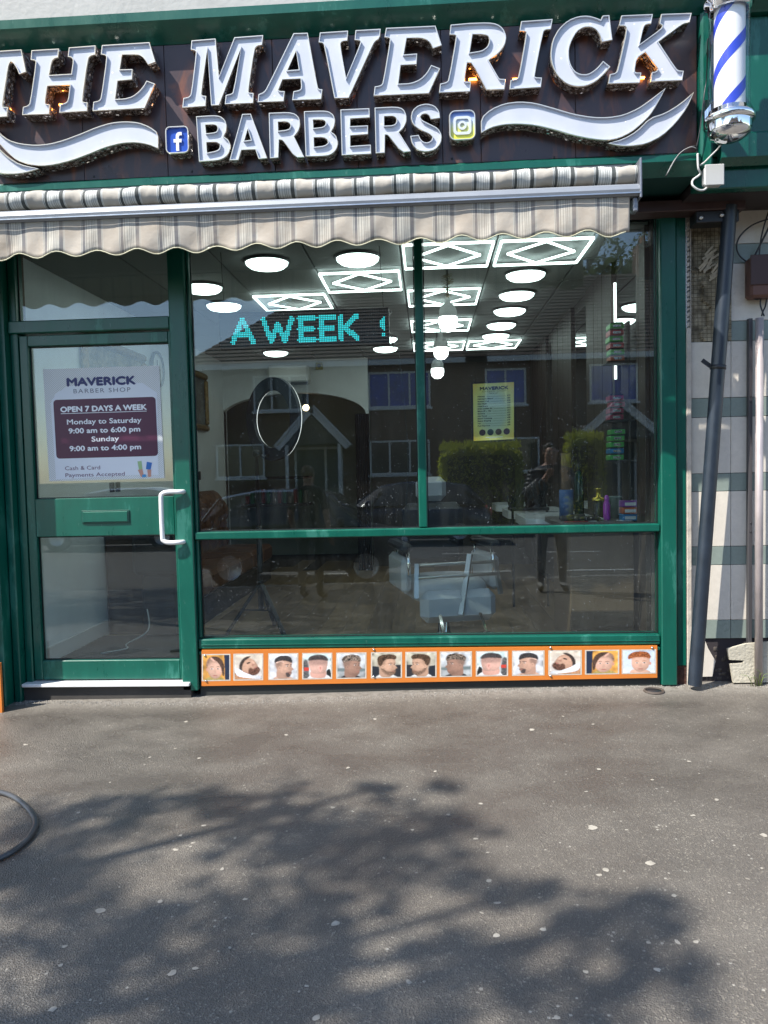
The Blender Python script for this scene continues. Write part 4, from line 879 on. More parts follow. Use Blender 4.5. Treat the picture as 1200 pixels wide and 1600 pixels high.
        paint([(.17, .26), (.24, .10), (.46, .03), (.70, .04), (.86, .16), (.87, .28), (.64, .24), (.36, .25)], (.06, .05, .05), .014, .3, .8); paint([(.54, .50), (.66, .48), (.68, .62), (.62, .74), (.55, .66)], (.80, .42, .34), .01, shade=.4); paint([(.58, .54), (.63, .54), (.62, .66)], (.50, .22, .18), .012)
    else:
        P = {'man': ((.74, .75, .77), (.62, .62, .64), (.60, .36, .26), (.045, .04, .042)), 'curly': ((.68, .70, .72), (.36, .38, .38), (.38, .22, .16), (.15, .115, .09)), 'side': ((.58, .54, .42), (.36, .33, .28), (.62, .38, .26), (.085, .05, .03))}[kind]
        bg(P[0], P[1], .14); SKc, HC_ = P[2], P[3]
        if kind == 'side': paint([(0, .52), (.24, .56), (.26, 1), (0, 1)], (.02, .025, .035), .012, smooth=False); paint([(.78, .50), (1, .48), (1, 1), (.74, 1)], (.03, .03, .035), .012, smooth=False)
        if kind == 'curly': paint([(0, .60), (1, .62), (1, .74), (0, .72)], (.16, .2, .2), .02)
        cl_ = {'man': SKc, 'curly': (.02, .02, .025), 'side': (.80, .80, .78)}[kind]
        paint([(.14, 1.05), (.24, .90), (.5, .86), (.74, .92), (.86, 1.05)], cl_, .012, .08)
        paint([(.30, .60), (.28, .95), (.62, 1.0), (.64, .70)], tuple(x*.78 for x in SKc), .012, shade=.4)
        # three quarter face looking right
        paint([(.24, .48), (.24, .28), (.40, .14), (.62, .12), (.78, .24), (.81, .40), (.80, .50), (.87, .62), (.81, .66), (.80, .74), (.77, .84), (.66, .93), (.50, .88), (.36, .76), (.27, .64)], SKc, .009, .04, 2, .75)
        paint([(.20, .52), (.20, .30), (.34, .20), (.46, .30), (.42, .48), (.34, .56)], tuple(x*.55+y*.45 for x, y in zip(HC_, SKc)), .035, .08, 1, a=.9)
        if kind == 'curly': paint([(.20, .36), (.16, .22), (.26, .09), (.40, .05), (.52, .02), (.66, .05), (.78, .10), (.84, .22), (.82, .34), (.66, .30), (.44, .30), (.28, .34)], HC_, .012, .55, 1.3)
        elif kind == 'man': paint([(.19, .34), (.20, .18), (.38, .06), (.60, .05), (.76, .12), (.82, .26), (.80, .34), (.60, .27), (.38, .26)], HC_, .010, .3, .8); paint([(.22, .32), (.38, .27), (.52, .30), (.53, .33), (.38, .30), (.23, .36)], (.74, .5, .4), .004, smooth=False)
        else: paint([(.19, .38), (.18, .20), (.30, .08), (.54, .04), (.74, .06), (.84, .14), (.80, .26), (.62, .24), (.46, .28), (.38, .36), (.34, .50), (.26, .52)], HC_, .010, .4, .9)
        if kind == 'side': paint([(.30, .60), (.38, .62), (.50, .74), (.64, .76), (.80, .70), (.79, .84), (.66, .95), (.50, .90), (.36, .78)], tuple(x*.8+y*.2 for x, y in zip(HC_, SKc)), .02, .25, 1, a=.92)
        if kind == 'man': paint([(.58, .76), (.68, .72), (.80, .73), (.80, .78), (.72, .77), (.76, .88), (.66, .94), (.60, .86)], HC_, .014, .2, a=.9)
        if kind == 'curly': paint([(.28, .66), (.50, .84), (.76, .86), (.66, .93), (.48, .88)], tuple(x*.6 for x in SKc), .03, a=.6)
        paint([(.54, .425), (.66, .405), (.70, .425), (.60, .43)], HC_, .007); paint([(.74, .41), (.80, .405), (.80, .425), (.75, .425)], HC_, .007)
        paint(el(.63, .48, .045, .018), (.62, .58, .54), .006); paint(el(.645, .48, .022, .02), DK, .005); paint(el(.77, .475, .018, .016), DK, .006)
        paint([(.70, .46), (.74, .60), (.70, .66), (.67, .60)], tuple(x*.68 for x in SKc), .018, a=.75); paint([(.66, .745), (.74, .735), (.79, .75), (.72, .765)], LIP, .007)
        paint(el(.36, .56, .042, .085), tuple(x*1.05 for x in SKc), .008, shade=.3); paint(el(.365, .56, .018, .045), tuple(x*.5 for x in SKc), .012, a=.8)
    img[:] = img*(1+.035*nz(.6))[..., None]; img[:] = np.clip(img*1.0, 0, 1)
    if flip: img[:] = img[:, ::-1].copy()
    return img.copy()
def print_mat():
    m, nt, b = new_mat('printed photograph'); a = nt.nodes.new('ShaderNodeAttribute'); a.attribute_name = 'Print'; nt.links.new(a.outputs['Color'], b.inputs['Base Color']); b.inputs['Roughness'].default_value = .35; return m
PRM = print_mat(); MOUNT = pm('pale photo mount', (.58, .52, .44), .45, var=.15, vs=40)
_pc = {}
def portrait(u0, u1, v0, v1, kind, flip):
    if (kind, flip) not in _pc: _pc[(kind, flip)] = portrait_pixels(kind, flip)
    img = _pc[(kind, flip)]; mb = MB(); N_ = 64; du, dv = u1-u0, v1-v0
    mb.add([sh.P(u0+du*i/(N_-1), v0+dv*j/(N_-1), .0012) for j in range(N_) for i in range(N_)], [(j*N_+i, j*N_+i+1, (j+1)*N_+i+1, (j+1)*N_+i) for j in range(N_-1) for i in range(N_-1)])
    o = mb.build('haircut_print', PRM, op, fix=False); at_ = o.data.color_attributes.new('Print', 'FLOAT_COLOR', 'POINT')
    idx = np.clip(((np.arange(N_)/(N_-1))*(PN-1)).astype(int), 0, PN-1); px_ = img[np.ix_(idx, idx)]; col = np.ones((N_*N_, 4)); col[:, :3] = px_.reshape(-1, 3); at_.data.foreach_set('color', col.ravel())
    mb = MB(); e = .05
    for a_, b2, c2, d2 in ((-e, 1+e, -e, .0), (-e, 1+e, 1, 1+e), (-e, 0, 0, 1), (1, 1+e, 0, 1)): sh.poly(mb, [(u0+du*a_, v0+dv*c2), (u0+du*b2, v0+dv*c2), (u0+du*b2, v0+dv*d2), (u0+du*a_, v0+dv*d2)], .0007)
    q = mb.build('photo_mount', MOUNT, o, fix=False); q.location = (0, 0, 0); return o
x_px = [(316,359.5),(367,412),(423,468),(477,522),(531,576),(586,632),(640,686),(694,741),(750,797),(806,853),(862,910),(918,967),(974,1023)]
kinds = ['kid','lying','man','back','curly','side','side','curly','back','man','lying','kid','ginger']
flips = [1, 0, 0, 0, 0, 0, 1, 1, 1, 1, 1, 0, 0]
plab = {'kid': 'boy with diagonal fringe', 'lying': 'bearded man leaning back in white towel', 'man': 'man with shaved line and moustache', 'back': 'faded haircut seen from behind', 'curly': 'man with curly top and dark jacket', 'side': 'bearded man in profile', 'ginger': 'boy with red hair'}
for (x0, x1), kd, f_ in zip(x_px, kinds, flips):
    u0, u1 = (x0-315)/712, (x1-315)/712; o = portrait(u0+.002, u1, .14, .83, kd, f_); o['label'] = plab[kd]
po = MB().box(-3.4, at(2, 1050, 4.45).x, 4.438, 4.459, -.10, .26)
tag(po.build('neighbour_panel', ORANGE), 'end of an orange panel at the left edge beside the pilaster', 'panel')

# ================================================================== TEXT
_tc = {}
def text_mesh(body, bold=0, space=1.0):
    k = (body, bold, space)
    if k in _tc: return _tc[k]
    cu = bpy.data.curves.new('t', 'FONT'); cu.body = body; cu.size = 1; cu.offset = bold; cu.space_character = space; cu.resolution_u = 3
    o = bpy.data.objects.new('t', cu); COL.objects.link(o); dg = bpy.context.evaluated_depsgraph_get(); dg.update()
    me = bpy.data.meshes.new_from_object(o.evaluated_get(dg)); vs = [v.co.copy() for v in me.vertices]; fs = [list(p.vertices) for p in me.polygons]
    bpy.data.objects.remove(o); bpy.data.curves.remove(cu); bpy.data.meshes.remove(me); _tc[k] = (vs, fs); return _tc[k]
def text_on(sheet_, body, u0, u1, vb, caph, mat, parent, bold=0, space=1.0, k=.0018, thick=0):
    if bold: thick = bold*100*.9; bold = 0
    vs, fs = text_mesh(body, bold, space); x0 = min(v.x for v in vs); x1 = max(v.x for v in vs)
    mb = MB(); cw = caph*.10
    for du, dv, dk_ in ((-cw, 0, 0), (cw, 0, .00004), (0, cw, .00008), (0, -cw, .00012)) if thick else ((0, 0, 0),):
        mb.add([sheet_.P(u0+(v.x-x0)/(x1-x0)*(u1-u0)+du*thick, vb-v.y/.73*caph+dv*thick, k+dk_) for v in vs], fs)
    o = mb.build('lettering', mat, parent, fix=False); o.location = -parent.location; return o
pY = 4.7355
ps = Sheet((67, 577), (249, 571), (257, 747), (77, 752), pY-.0014)
po = thing('opening_hours_poster', 'white and maroon opening hours poster stuck on the door glass', 'poster', ps.P(.5, .5))
def poster_mat():
    m, nt, b = new_mat('poster paper with wave lines'); N = nt.nodes.new; L = nt.links.new
    tc = N('ShaderNodeTexCoord'); mp = N('ShaderNodeMapping'); mp.inputs['Rotation'].default_value = (0, .7, 0); L(tc.outputs['Object'], mp.inputs[0])
    w = N('ShaderNodeTexWave'); w.inputs['Scale'].default_value = 34; w.inputs['Distortion'].default_value = 5; w.inputs['Detail'].default_value = 1; w.inputs['Detail Scale'].default_value = .35; w.bands_direction = 'Z'; L(mp.outputs[0], w.inputs['Vector'])
    cr = N('ShaderNodeValToRGB'); e = cr.color_ramp.elements; e[0].position = .75; e[0].color = (.80, .81, .81, 1); e[1].position = .95; e[1].color = (.40, .41, .38, 1); L(w.outputs['Fac'], cr.inputs[0])
    L(cr.outputs[0], b.inputs['Base Color']); b.inputs['Roughness'].default_value = .45; return m
def quad(sh_, pts, k, mat, name, parent):
    mb = MB(); sh_.poly(mb, pts, k); o = mb.build(name, mat, parent, fix=False); o.location = -parent.location; return o
mb = MB(); a, b_, c_, d = ps.c; mb.prism([(a.x, a.z), (b_.x, b_.z), (c_.x, c_.z), (d.x, d.z)], pY-.0012, pY+.002); mb.build('sheet', poster_mat(), po)
PAPER = pm('plain poster paper', (.80, .82, .86), .45)
def rr2(u0, u1, v0, v1, r): return [(x, y) for x, y in rrect(u0, u1, v0, v1, r)]
quad(ps, [(.10, .22), (.2, .16), (.5, .13), (.85, .15), (.97, .24), (.95, .97), (.80, .965), (.06, .985), (.05, .30)], .0006, PAPER, 'paper_print', po)
quad(ps, rr2(.075, .955, .275, .80, .03), .0012, pm('maroon print', (.085, .012, .045), .4), 'maroon_block', po)
NAVY = pm('navy print', (.015, .02, .13), .4); GREYT = pm('grey print', (.16, .17, .22), .4); WPR = pm('white print', (.88, .88, .90), .4)
text_on(ps, 'MAVERICK', .205, .79, .155, .070, NAVY, po, .010, 1.0)
text_on(ps, 'BARBER SHOP', .255, .745, .222, .040, GREYT, po, 0, 1.25)
text_on(ps, 'OPEN 7 DAYS A WEEK', .135, .875, .385, .048, WPR, po, .008)
quad(ps, [(.135, .397), (.875, .397), (.875, .402), (.135, .402)], .0018, WPR, 'underline', po)
text_on(ps, 'Monday to Saturday', .185, .825, .497, .046, WPR, po, .004)
text_on(ps, '9:00 am to 6:00 pm', .195, .81, .577, .046, WPR, po, .006)
text_on(ps, 'Sunday', .39, .625, .655, .046, WPR, po, .004)
text_on(ps, '9:00 am to 4:00 pm', .195, .81, .735, .046, WPR, po, .006)
text_on(ps, 'Cash & Card', .145, .45, .905, .036, pm('maroon text print', (.16, .06, .12), .4), po, 0)
text_on(ps, 'Payments Accepted', .145, .66, .967, .036, pm('maroon text print', (.16, .06, .12), .4), po, 0)
quad(ps, [(.775, .845), (.81, .84), (.815, .92), (.785, .925)], .0018, pm('note green print', (.35, .52, .25), .4), 'banknote_print', po)
quad(ps, [(.855, .85), (.90, .86), (.885, .925), (.845, .915)], .0018, pm('card blue print', (.03, .16, .5), .4), 'card_print', po)
SKP = pm('hand print', (.62, .30, .22), .4)
quad(ps, [(.775, .92), (.815, .915), (.825, .975), (.80, .985)], .0022, SKP, 'hand_print', po)
quad(ps, [(.855, .92), (.89, .92), (.885, .985), (.86, .985)], .0022, SKP, 'hand_print', po)
quad(ps, [(.81, .965), (.84, .96), (.845, .985), (.81, .988)], .0026, pm('cuff blue print', (.05, .3, .6), .4), 'cuff_print', po)

# ================================================================== INTERIOR
MB().box(-5.2, 3.6, 4.96, 12.4, 3.05, 3.25).box(-5.2, -4.9, 4.96, 12.4, -.4, 3.05).box(3.4, 3.6, 4.96, 12.4, -.4, 3.05).box(-5.2, 3.6, 12.2, 12.4, -.4, 3.05).build('building_shell', pm('plain render', (.2, .19, .17), .9), kind='structure')
MB().box(-5.2, -3.3, 4.80, 4.96, -.4, 5.6).build('next_wall', pm('plain render', (.2, .19, .17), .9), kind='structure')
IX0, IX1, IY0, IY1, IZ0, IZ1 = -2.62, 1.37, 4.80, 9.90, .09, 2.815
INW = pm('interior white wall', (.84, .88, .90), .6, var=.05, vs=3)
def wood_floor():
    return [pm('oak laminate a', (.24, .16, .085), .36, var=.3, vs=3, stretch=(14, 1, 1)), pm('oak laminate b', (.30, .20, .11), .36, var=.3, vs=3, stretch=(14, 1, 1)), pm('oak laminate c', (.19, .125, .068), .36, var=.3, vs=3, stretch=(14, 1, 1))]
fl_par = MB().box(IX0-.3, 3.3, 4.80, 13, IZ0-.1, IZ0-.012).build('interior_floor', pm('subfloor', (.05, .04, .03), .8), kind='structure')
FM = wood_floor(); i = 0; x = IX0
while x < IX1+.4:
    y = 4.82-random.random()*1.2
    while y < 9.9:
        y2 = y+1.22; ya, yb_ = max(4.82, y), min(11.8, y2)
        if yb_ > ya: MB().box(x, x+.19, ya, yb_-.002, IZ0-.0115, IZ0+random.uniform(0, .0006)).build('floor_plank', random.choice(FM), fl_par, fix=False)
        y = y2
    x += .192
lobby = MB().box(IX0, -1.60, 4.81, 5.95, IZ0+.001, IZ0+.012)
tag(lobby.build('door_mat', pm('worn chequer mat', (.055, .05, .045), .85, var=.35, vs=30)), 'worn dark mat inside the shop door', 'mat')
lw = MB().box(IX0-.1, IX0, 4.80, IY1+.1, IZ0-.05, 3.0).build('left_wall', INW, kind='structure')
MB().box(IX0, IX0+.016, 4.82, 6.05, IZ0, IZ0+.12, bev=.004).build('skirting', WHITE, lw)
MB().box(IX1, IX1+.1, 4.80, 12.1, IZ0-.05, 3.0).build('right_wall', pm('dark side wall', (.06, .055, .05), .6), kind='structure')
MB().box(-4.8, 3.4, 12.0, 12.1, -.1, 3.0).build('rear_wall', pm('rear room grey green wall', (.16, .19, .17), .7, var=.1), kind='structure')
# back wall with arch
ax0, ax1 = at(345, 650, IY1).x, at(572, 650, IY1).x; az = at(460, 650, IY1).z; azt = at(475, 613, IY1).z
arch = [(IX0, IZ0), (ax0, IZ0), (ax0, az)]
for i in range(1, 20):
    t = PI-PI*i/20; arch.append(((ax0+ax1)/2+(ax1-ax0)/2*math.cos(t), az+(azt-az)*math.sin(t)))
arch += [(ax1, az), (ax1, IZ0), (ax1+.03, IZ0), (ax1+.03, 2.95), (IX0, 2.95)]
MB().prism(arch, IY1, IY1+.14).build('arched_back_wall', INW, kind='structure')
MB().box(ax1+.031, IX1, IY1+.35, IY1+.45, IZ0, 3.0).build('dark_back_wall', pm('dark brown back wall', (.05, .042, .038), .6, var=.2), kind='structure')
MB().box(ax0-.5, ax1+1.0, 11.9, 11.98, IZ0, 2.7).build('rear_partition', pm('rear partition sage', (.20, .25, .215), .7), kind='structure')
# ceiling with tiles
ceil = MB().box(IX0-.2, 3.4, 4.81, 12.1, IZ1+.02, IZ1+.10).build('interior_ceiling', BLACK, kind='structure')
CT = pm('ceiling tile', (.30, .31, .31), .75, var=.04, vs=2)
gx = [-2.64+.0, -2.01, -1.39, -.77, -.15, .475, 1.085, 1.37]; gy = [4.82, 4.92, 5.54, 6.16, 6.78, 7.40, 8.04, 8.68, 9.30, 9.92]
for a_, b2 in zip(gx[:-1], gx[1:]):
    for c2, d2 in zip(gy[:-1], gy[1:]): MB().box(a_+.006, b2-.006, c2+.006, d2-.006, IZ1, IZ1+.0195, bev=.003).build('ceiling_tile', CT, ceil)
LEDM = pm('lit led diffuser', (.9, .95, .95), .4, emit=2.5, ecol=(.86, 1.0, .98))
RIMD = pm('dark light rim', (.05, .05, .055), .5)
def dome_light(name, label, loc, r=.145, lit=True):
    t = thing(name, label, 'ceiling light', loc, 'round led ceiling lights')
    MB().lathe([(r+.012, 0), (r+.014, -.012), (r+.004, -.02)], (0, 0, 0), 32).build('rim', RIMD, t, local=True)
    MB().lathe([(0, -.062), (r*.5, -.058), (r*.82, -.047), (r*.97, -.03), (r, -.012), (r, -.002)], (0, 0, 0), 32).build('diffuser', LEDM if lit else WHITE, t, local=True)
    return t
lights = [(-1.064, 5.28, 'large round ceiling light nearest the window above the led board', 1), (-.44, 5.26, 'round ceiling light nearest the window left of the mullion', 1), (-1.69, 5.9, 'leftmost round ceiling light beside the door post', 1),
          (-1.70, 6.55, 'second round ceiling light from the window at far left', 1), (-1.77, 9.15, 'small round ceiling light just under the led board near the arch', 1), (-.46, 9.10, 'round ceiling light below the right end of the led board', 1),
          (-.44, 8.45, 'round ceiling light partly behind the right end of the led board', 1), (.76, 5.87, 'topmost round light in the column of five right of the pendants', 1), (.77, 6.53, 'second round light in the column of five', 1),
          (.78, 7.17, 'middle round light in the column of five', 1), (.77, 7.86, 'fourth round light in the column of five', 1), (.77, 8.48, 'lowest farthest round light in the column of five', 1)]
base = None
for x, y, lb, on in lights:
    if base is None: base = dome_light('dome_light', lb, (x, y, IZ1))
    else: copy_tree(base, (x, y, IZ1), label=lb)
dome_light('dome_light', 'unlit round ceiling light above the right half of the led board', (-.45, 7.1, IZ1), lit=False)
def diamond_light(label, loc):
    t = thing('diamond_light', label, 'ceiling light', loc, 'led frames with a diamond inside on the ceiling')
    h = .285; w = .0125; mb = MB()
    for a_, b2 in (((-h, -h), (h, -h)), ((h, -h), (h, h)), ((h, h), (-h, h)), ((-h, h), (-h, -h))):
        mb.bar((a_[0], a_[1], -.032), (b2[0], b2[1], -.032), w, .015)
    mb.build('frame_tube', LEDM, t, local=True)
    mb = MB(); q = h-.035
    for a_, b2 in (((-q+.03, 0), (0, -q)), ((0, -q), (q-.03, 0)), ((q-.03, 0), (0, q)), ((0, q), (-q+.03, 0))): mb.bar((a_[0], a_[1], -.033), (b2[0], b2[1], -.033), w*.8, .013)
    mb.build('diamond_tube', LEDM, t, local=True); return t
dl = None
for x, y, lb in [(-1.08, 6.47, 'diamond ceiling light just above the led board on the left'), (-.46, 5.85, 'diamond ceiling light up and right of the led board'), (.16, 5.23, 'diamond ceiling light cut by the mullion nearest the window'),
                 (.78, 5.23, 'diamond ceiling light nearest the window at right, under the awning edge'), (.16, 6.47, 'diamond ceiling light behind the first pendant'), (.16, 7.72, 'diamond ceiling light behind the middle pendant'),
                 (.16, 8.99, 'far diamond ceiling light above the third pendant'), (.78, 8.99, 'farthest diamond ceiling light at the foot of the column of round lights')]:
    if dl is None: dl = diamond_light(lb, (x, y, IZ1))
    else: copy_tree(dl, (x, y, IZ1), label=lb)
BULB = pm('lit bulb', (.95, .97, .97), .3, emit=5, ecol=(.95, 1, 1))
for px, py, Y, lb in ((700, 500, 5.7, 'nearest and largest hanging bulb, a tuft round its cord'), (689, 547, 7.1, 'middle hanging bulb behind the nearest one'), (683.5, 579, 8.3, 'farthest and lowest looking hanging bulb')):
    c = at(px, py, Y); t = thing('pendant_lamp', lb, 'lamp', c, 'bulbs hanging from the ceiling')
    MB().lathe([(.066, .02), (.068, -.02), (.06, -.055), (.035, -.08), (0, -.088)], (0, 0, 0), 20).build('bulb', BULB, t, local=True)
    MB().lathe([(.066, .02), (.064, .07), (.045, .105), (.02, .125), (.016, .16)], (0, 0, 0), 20).build('cap', pm('grey bulb base', (.42, .43, .43), .5), t, local=True)
    MB().tube([(0, 0, .15), (0, 0, IZ1-c.z)], .006, 6).build('cord', BLACK, t, local=True)
    if Y < 6:
        tf = MB()
        for _ in range(90):
            a_ = random.uniform(0, 6.3); h_ = random.uniform(.16, IZ1-c.z-.03); r_ = .012+.035*abs(math.sin(h_*17)); tf.bar((.004*math.cos(a_), .004*math.sin(a_), h_), (r_*math.cos(a_), r_*math.sin(a_), h_+random.uniform(-.02, .02)), .006, .002)
        tf.build('dried_tuft', pm('dried plant', (.16, .13, .08), .8), t, local=True, kind='stuff')

# LED board
Yl = 5.0; l0, l1 = at(345, 492, Yl), at(605, 534, Yl); lx0, lx1 = l0.x, l1.x; lz1, lz0 = l0.z, l1.z
lb = thing('led_board', 'black dot matrix led board showing cyan letters hung inside the window', 'led sign', ((lx0+lx1)/2, Yl, lz0))
MB().box(lx0-.015, lx1+.015, Yl, Yl+.05, lz0-.015, lz1+.015, bev=.004).build('case', BLACK, lb)
MB().box(lx0, lx1, Yl-.003, Yl-.0005, lz0, lz1).build('screen', pm('dark led screen', (.006, .007, .016), .3), lb)
NC, NR = 96, 18; dx = (lx1-lx0)/NC; dz = (lz1-lz0)/NR
def seg_d(px, py, a_, b2):
    vx, vy = b2[0]-a_[0], b2[1]-a_[1]; t = max(0, min(1, ((px-a_[0])*vx+(py-a_[1])*vy)/(vx*vx+vy*vy+1e-9))); return math.hypot(px-a_[0]-vx*t, py-a_[1]-vy*t)
H = 13.0; B0 = 2.5
strokes = []
def let(ch, x0, w):
    x1 = x0+w; m_ = (x0+x1)/2; b0, t0 = B0, B0+H-1
    S_ = {'A': [((x0, b0), (m_-.3, t0)), ((m_+.3, t0), (x1, b0)), ((x0+w*.2, b0+4), (x1-w*.2, b0+4))],
          'W': [((x0, t0), (x0+w*.26, b0)), ((x0+w*.26, b0), (m_, t0-3)), ((m_, t0-3), (x1-w*.26, b0)), ((x1-w*.26, b0), (x1, t0))],
          'E': [((x0+.5, b0), (x0+.5, t0)), ((x0, b0), (x1, b0)), ((x0, t0), (x1, t0)), ((x0, (b0+t0)/2), (x1-1, (b0+t0)/2))],
          'K': [((x0+.5, b0), (x0+.5, t0)), ((x1-.5, t0), (x0+2, (b0+t0)/2)), ((x0+2, (b0+t0)/2+.5), (x1, b0))]}[ch]
    strokes.extend(S_)
u = NC/260.0
for ch, pa, pb_ in (('A', 18, 50), ('W', 67, 112), ('E', 124, 147), ('E', 156, 178), ('K', 188, 214)): let(ch, pa*u, (pb_-pa)*u)
lit = MB(); off = MB()
for r in range(NR):
    for c_ in range(NC):
        x = lx0+dx*(c_+.5); z = lz0+dz*(r+.5)
        on = any(seg_d(c_+.5, r+.5, a_, b2) < 1.45 for a_, b2 in strokes)
        if c_ > 90: on = (c_ in (93, 94) and 7 <= r <= 12) or (c_ in (92, 93) and 8 <= r <= 11) or (c_ in (93, 94) and 3 <= r <= 4) or (c_ == 94 and r in (13, 6))
        mb = lit if on else off; s_ = .36 if on else .22
        mb.add([(x-dx*s_, Yl-.0042, z-dz*s_), (x+dx*s_, Yl-.0042, z-dz*s_), (x+dx*s_, Yl-.0042, z+dz*s_), (x-dx*s_, Yl-.0042, z+dz*s_)], [(0, 1, 2, 3)])
lit.build('lit_dots', pm('cyan led', (.05, .6, .65), .4, emit=.62, ecol=(.02, .75, .85)), lb, kind='stuff', fix=False)
off.build('unlit_dots', pm('unlit led', (.06, .06, .075), .4), lb, kind='stuff', fix=False)
for x in (lx0+.02, lx1-.02): MB().tube([(x, Yl+.02, lz1), (x-.02, Yl+.05, IZ1)], .0022, 6).build('hanging_wire', BLACK, lb)
MB().tube(smooth_curve([at(603, 515, Yl+.03), at(611, 525, Yl+.1), at(616, 545, Yl+.1), at(624, 560, Yl+.1), at(637, 700, Yl+.1), at(634, 800, Yl+.1)]), .003, 6).build('power_lead', BLACK, lb)

# price list
pY2 = 4.76
pl = Sheet((739, 600), (803, 597), (803, 686), (740, 689), pY2)
plt = thing('price_list', 'yellow and green framed price list hanging inside the right window', 'poster', pl.P(.5, .5))
def price_mat():
    m, nt, b = new_mat('yellow green price list print'); N = nt.nodes.new; L = nt.links.new
    tc = N('ShaderNodeTexCoord'); mp = N('ShaderNodeMapping'); mp.inputs['Location'].default_value = (-.5, -.5, -.5); L(tc.outputs['Generated'], mp.inputs[0])
    g = N('ShaderNodeVectorMath'); g.operation = 'LENGTH'; L(mp.outputs[0], g.inputs[0])
    cr = N('ShaderNodeValToRGB'); e = cr.color_ramp.elements; e[0].position = .56; e[0].color = (.56, .66, .48, 1); e[1].position = .84; e[1].color = (.85, .58, .10, 1); x = e.new(.68); x.color = (.80, .74, .24, 1)
    L(g.outputs['Value'], cr.inputs[0]); L(cr.outputs[0], b.inputs['Base Color']); b.inputs['Roughness'].default_value = .4; b.inputs['Emission Strength'].default_value = 0; return m
mb = MB(); a, b_, c_, d = pl.c; mb.prism([(a.x, a.z), (b_.x, b_.z), (c_.x, c_.z), (d.x, d.z)], pY2, pY2+.003); mb.build('sheet', price_mat(), plt)
mb = MB()
q = [(a.x, a.z), (b_.x, b_.z), (c_.x, c_.z), (d.x, d.z)]; q = orient(q, True); mb.prism([tuple(v) for v in inset(q, -.008)], pY2-.001, pY2+.006, holes=[inset(q, 0)[::-1]]); mb.build('frame', BLACK, plt)
DKP = pm('dark text print', (.03, .03, .04), .4)
text_on(pl, 'MAVERICK', .17, .86, .115, .055, DKP, plt, .01)
text_on(pl, 'BARBER SHOP', .22, .81, .155, .026, pm('olive print', (.3, .3, .08), .4), plt, 0, 1.2)
text_on(pl, 'PRICE LIST', .40, .62, .187, .016, DKP, plt, 0)
rows = ['Haircut', 'Haircut & Beard', 'Scissor Cut', 'Skin Fade', 'Head Shave', 'Kids (under 9)', 'Boys (9 - 15)', 'Seniors', 'Hot Towel', 'Beard Trimming', 'Beard Shaping', 'Wax', 'Full Service']
prices = ['£15', '£22', '£18', '£18', '£15', '£12', '£13', '£12', '£5', '£8', '£10', '£5', '£35']
for i, (t_, p_) in enumerate(zip(rows, prices)):
    v = .235+i*.043; text_on(pl, t_, .11, .11+.025*len(t_), v, .019, DKP, plt, .01); text_on(pl, p_, .84, .91, v, .022, DKP, plt, .01)
    quad(pl, [(.15+.025*len(t_), v-.003), (.81, v-.003), (.81, v), (.15+.025*len(t_), v)], .0018, DKP, 'rule_line', plt)
for i in range(4): quad(pl, circle(.22+.20*i, .86, .08, .056, 16), .0018, pm('small photo print %d' % i, [(.05, .03, .05), (.05, .09, .10), (.12, .09, .08), (.10, .07, .10)][i], .4, var=.5, vs=60), 'round_print', plt)
quad(pl, [(.30, .945), (.72, .945), (.72, .955), (.30, .955)], .0018, WPR, 'rule_line', plt)

# ring light on tripod
rc = at(427, 655, 6.0); foot = atz(413, 985, IZ0)
rt = thing('ring_light', 'large black ring light on a tripod stand inside the window', 'ring light', (rc.x, 6.05, IZ0))
R1, R2 = .325, .225; th = math.radians(-40)
axx = Vector((math.cos(th), math.sin(th), 0)); nrm = Vector((-math.sin(th), math.cos(th), 0))*1.0
def ring_mesh(ra, rb, d0, d1, n=56):
    mb = MB(); vs = []; fs = []
    for i in range(n):
        a_ = 2*PI*i/n
        for rr_, dd in ((ra, d0), (rb, d0), (rb, d1), (ra, d1)): vs.append(rc+axx*(rr_*math.cos(a_))+Vector((0, 0, rr_*math.sin(a_)))+nrm*dd)
    for i in range(n):
        for j in range(4): fs.append((i*4+j, i*4+(j+1) % 4, ((i+1) % n)*4+(j+1) % 4, ((i+1) % n)*4+j))
    mb.add(vs, fs, 0, False); return mb
ring_mesh(R1, R2, -.02, .012).build('ring_housing', pm('dark navy plastic', (.010, .016, .030), .4, var=.2, vs=15), rt)
ring_mesh(R1-.003, R2+.003, .012, .018).build('ring_diffuser', pm('ring diffuser lit', (.9, .92, .92), .4, emit=1.0, ecol=(1, 1, 1)), rt)
pole_x, pole_y = foot.x, 6.05
MB().tube([(pole_x, pole_y, .35), (pole_x, pole_y, rc.z-R1+.05), (rc.x-.05, 6.02, rc.z-R1+.04)], .016, 10).build('pole', BLACK, rt)
MB().tube([(pole_x, pole_y, .28), (pole_x, pole_y, .95)], .023, 10).build('pole_sleeve', BLACK, rt)
MB().sph((pole_x, pole_y, rc.z-R1+.06), .035, 10).build('clamp', BLACK, rt)
MB().sph((pole_x, pole_y, .50), .03, 8).build('collar', BLACK, rt)
for an in (200, 320, 80):
    dx_, dy_ = math.cos(math.radians(an)), math.sin(math.radians(an))
    l = MB().bar((pole_x, pole_y, .50), (pole_x+.28*dx_, pole_y+.28*dy_, IZ0+.01), .032, .022).build('leg', BLACK, rt)
    MB().bar((pole_x, pole_y, .27), (pole_x+.15*dx_, pole_y+.15*dy_, .285), .012, .01).build('brace', BLACK, l).location = (0, 0, 0)

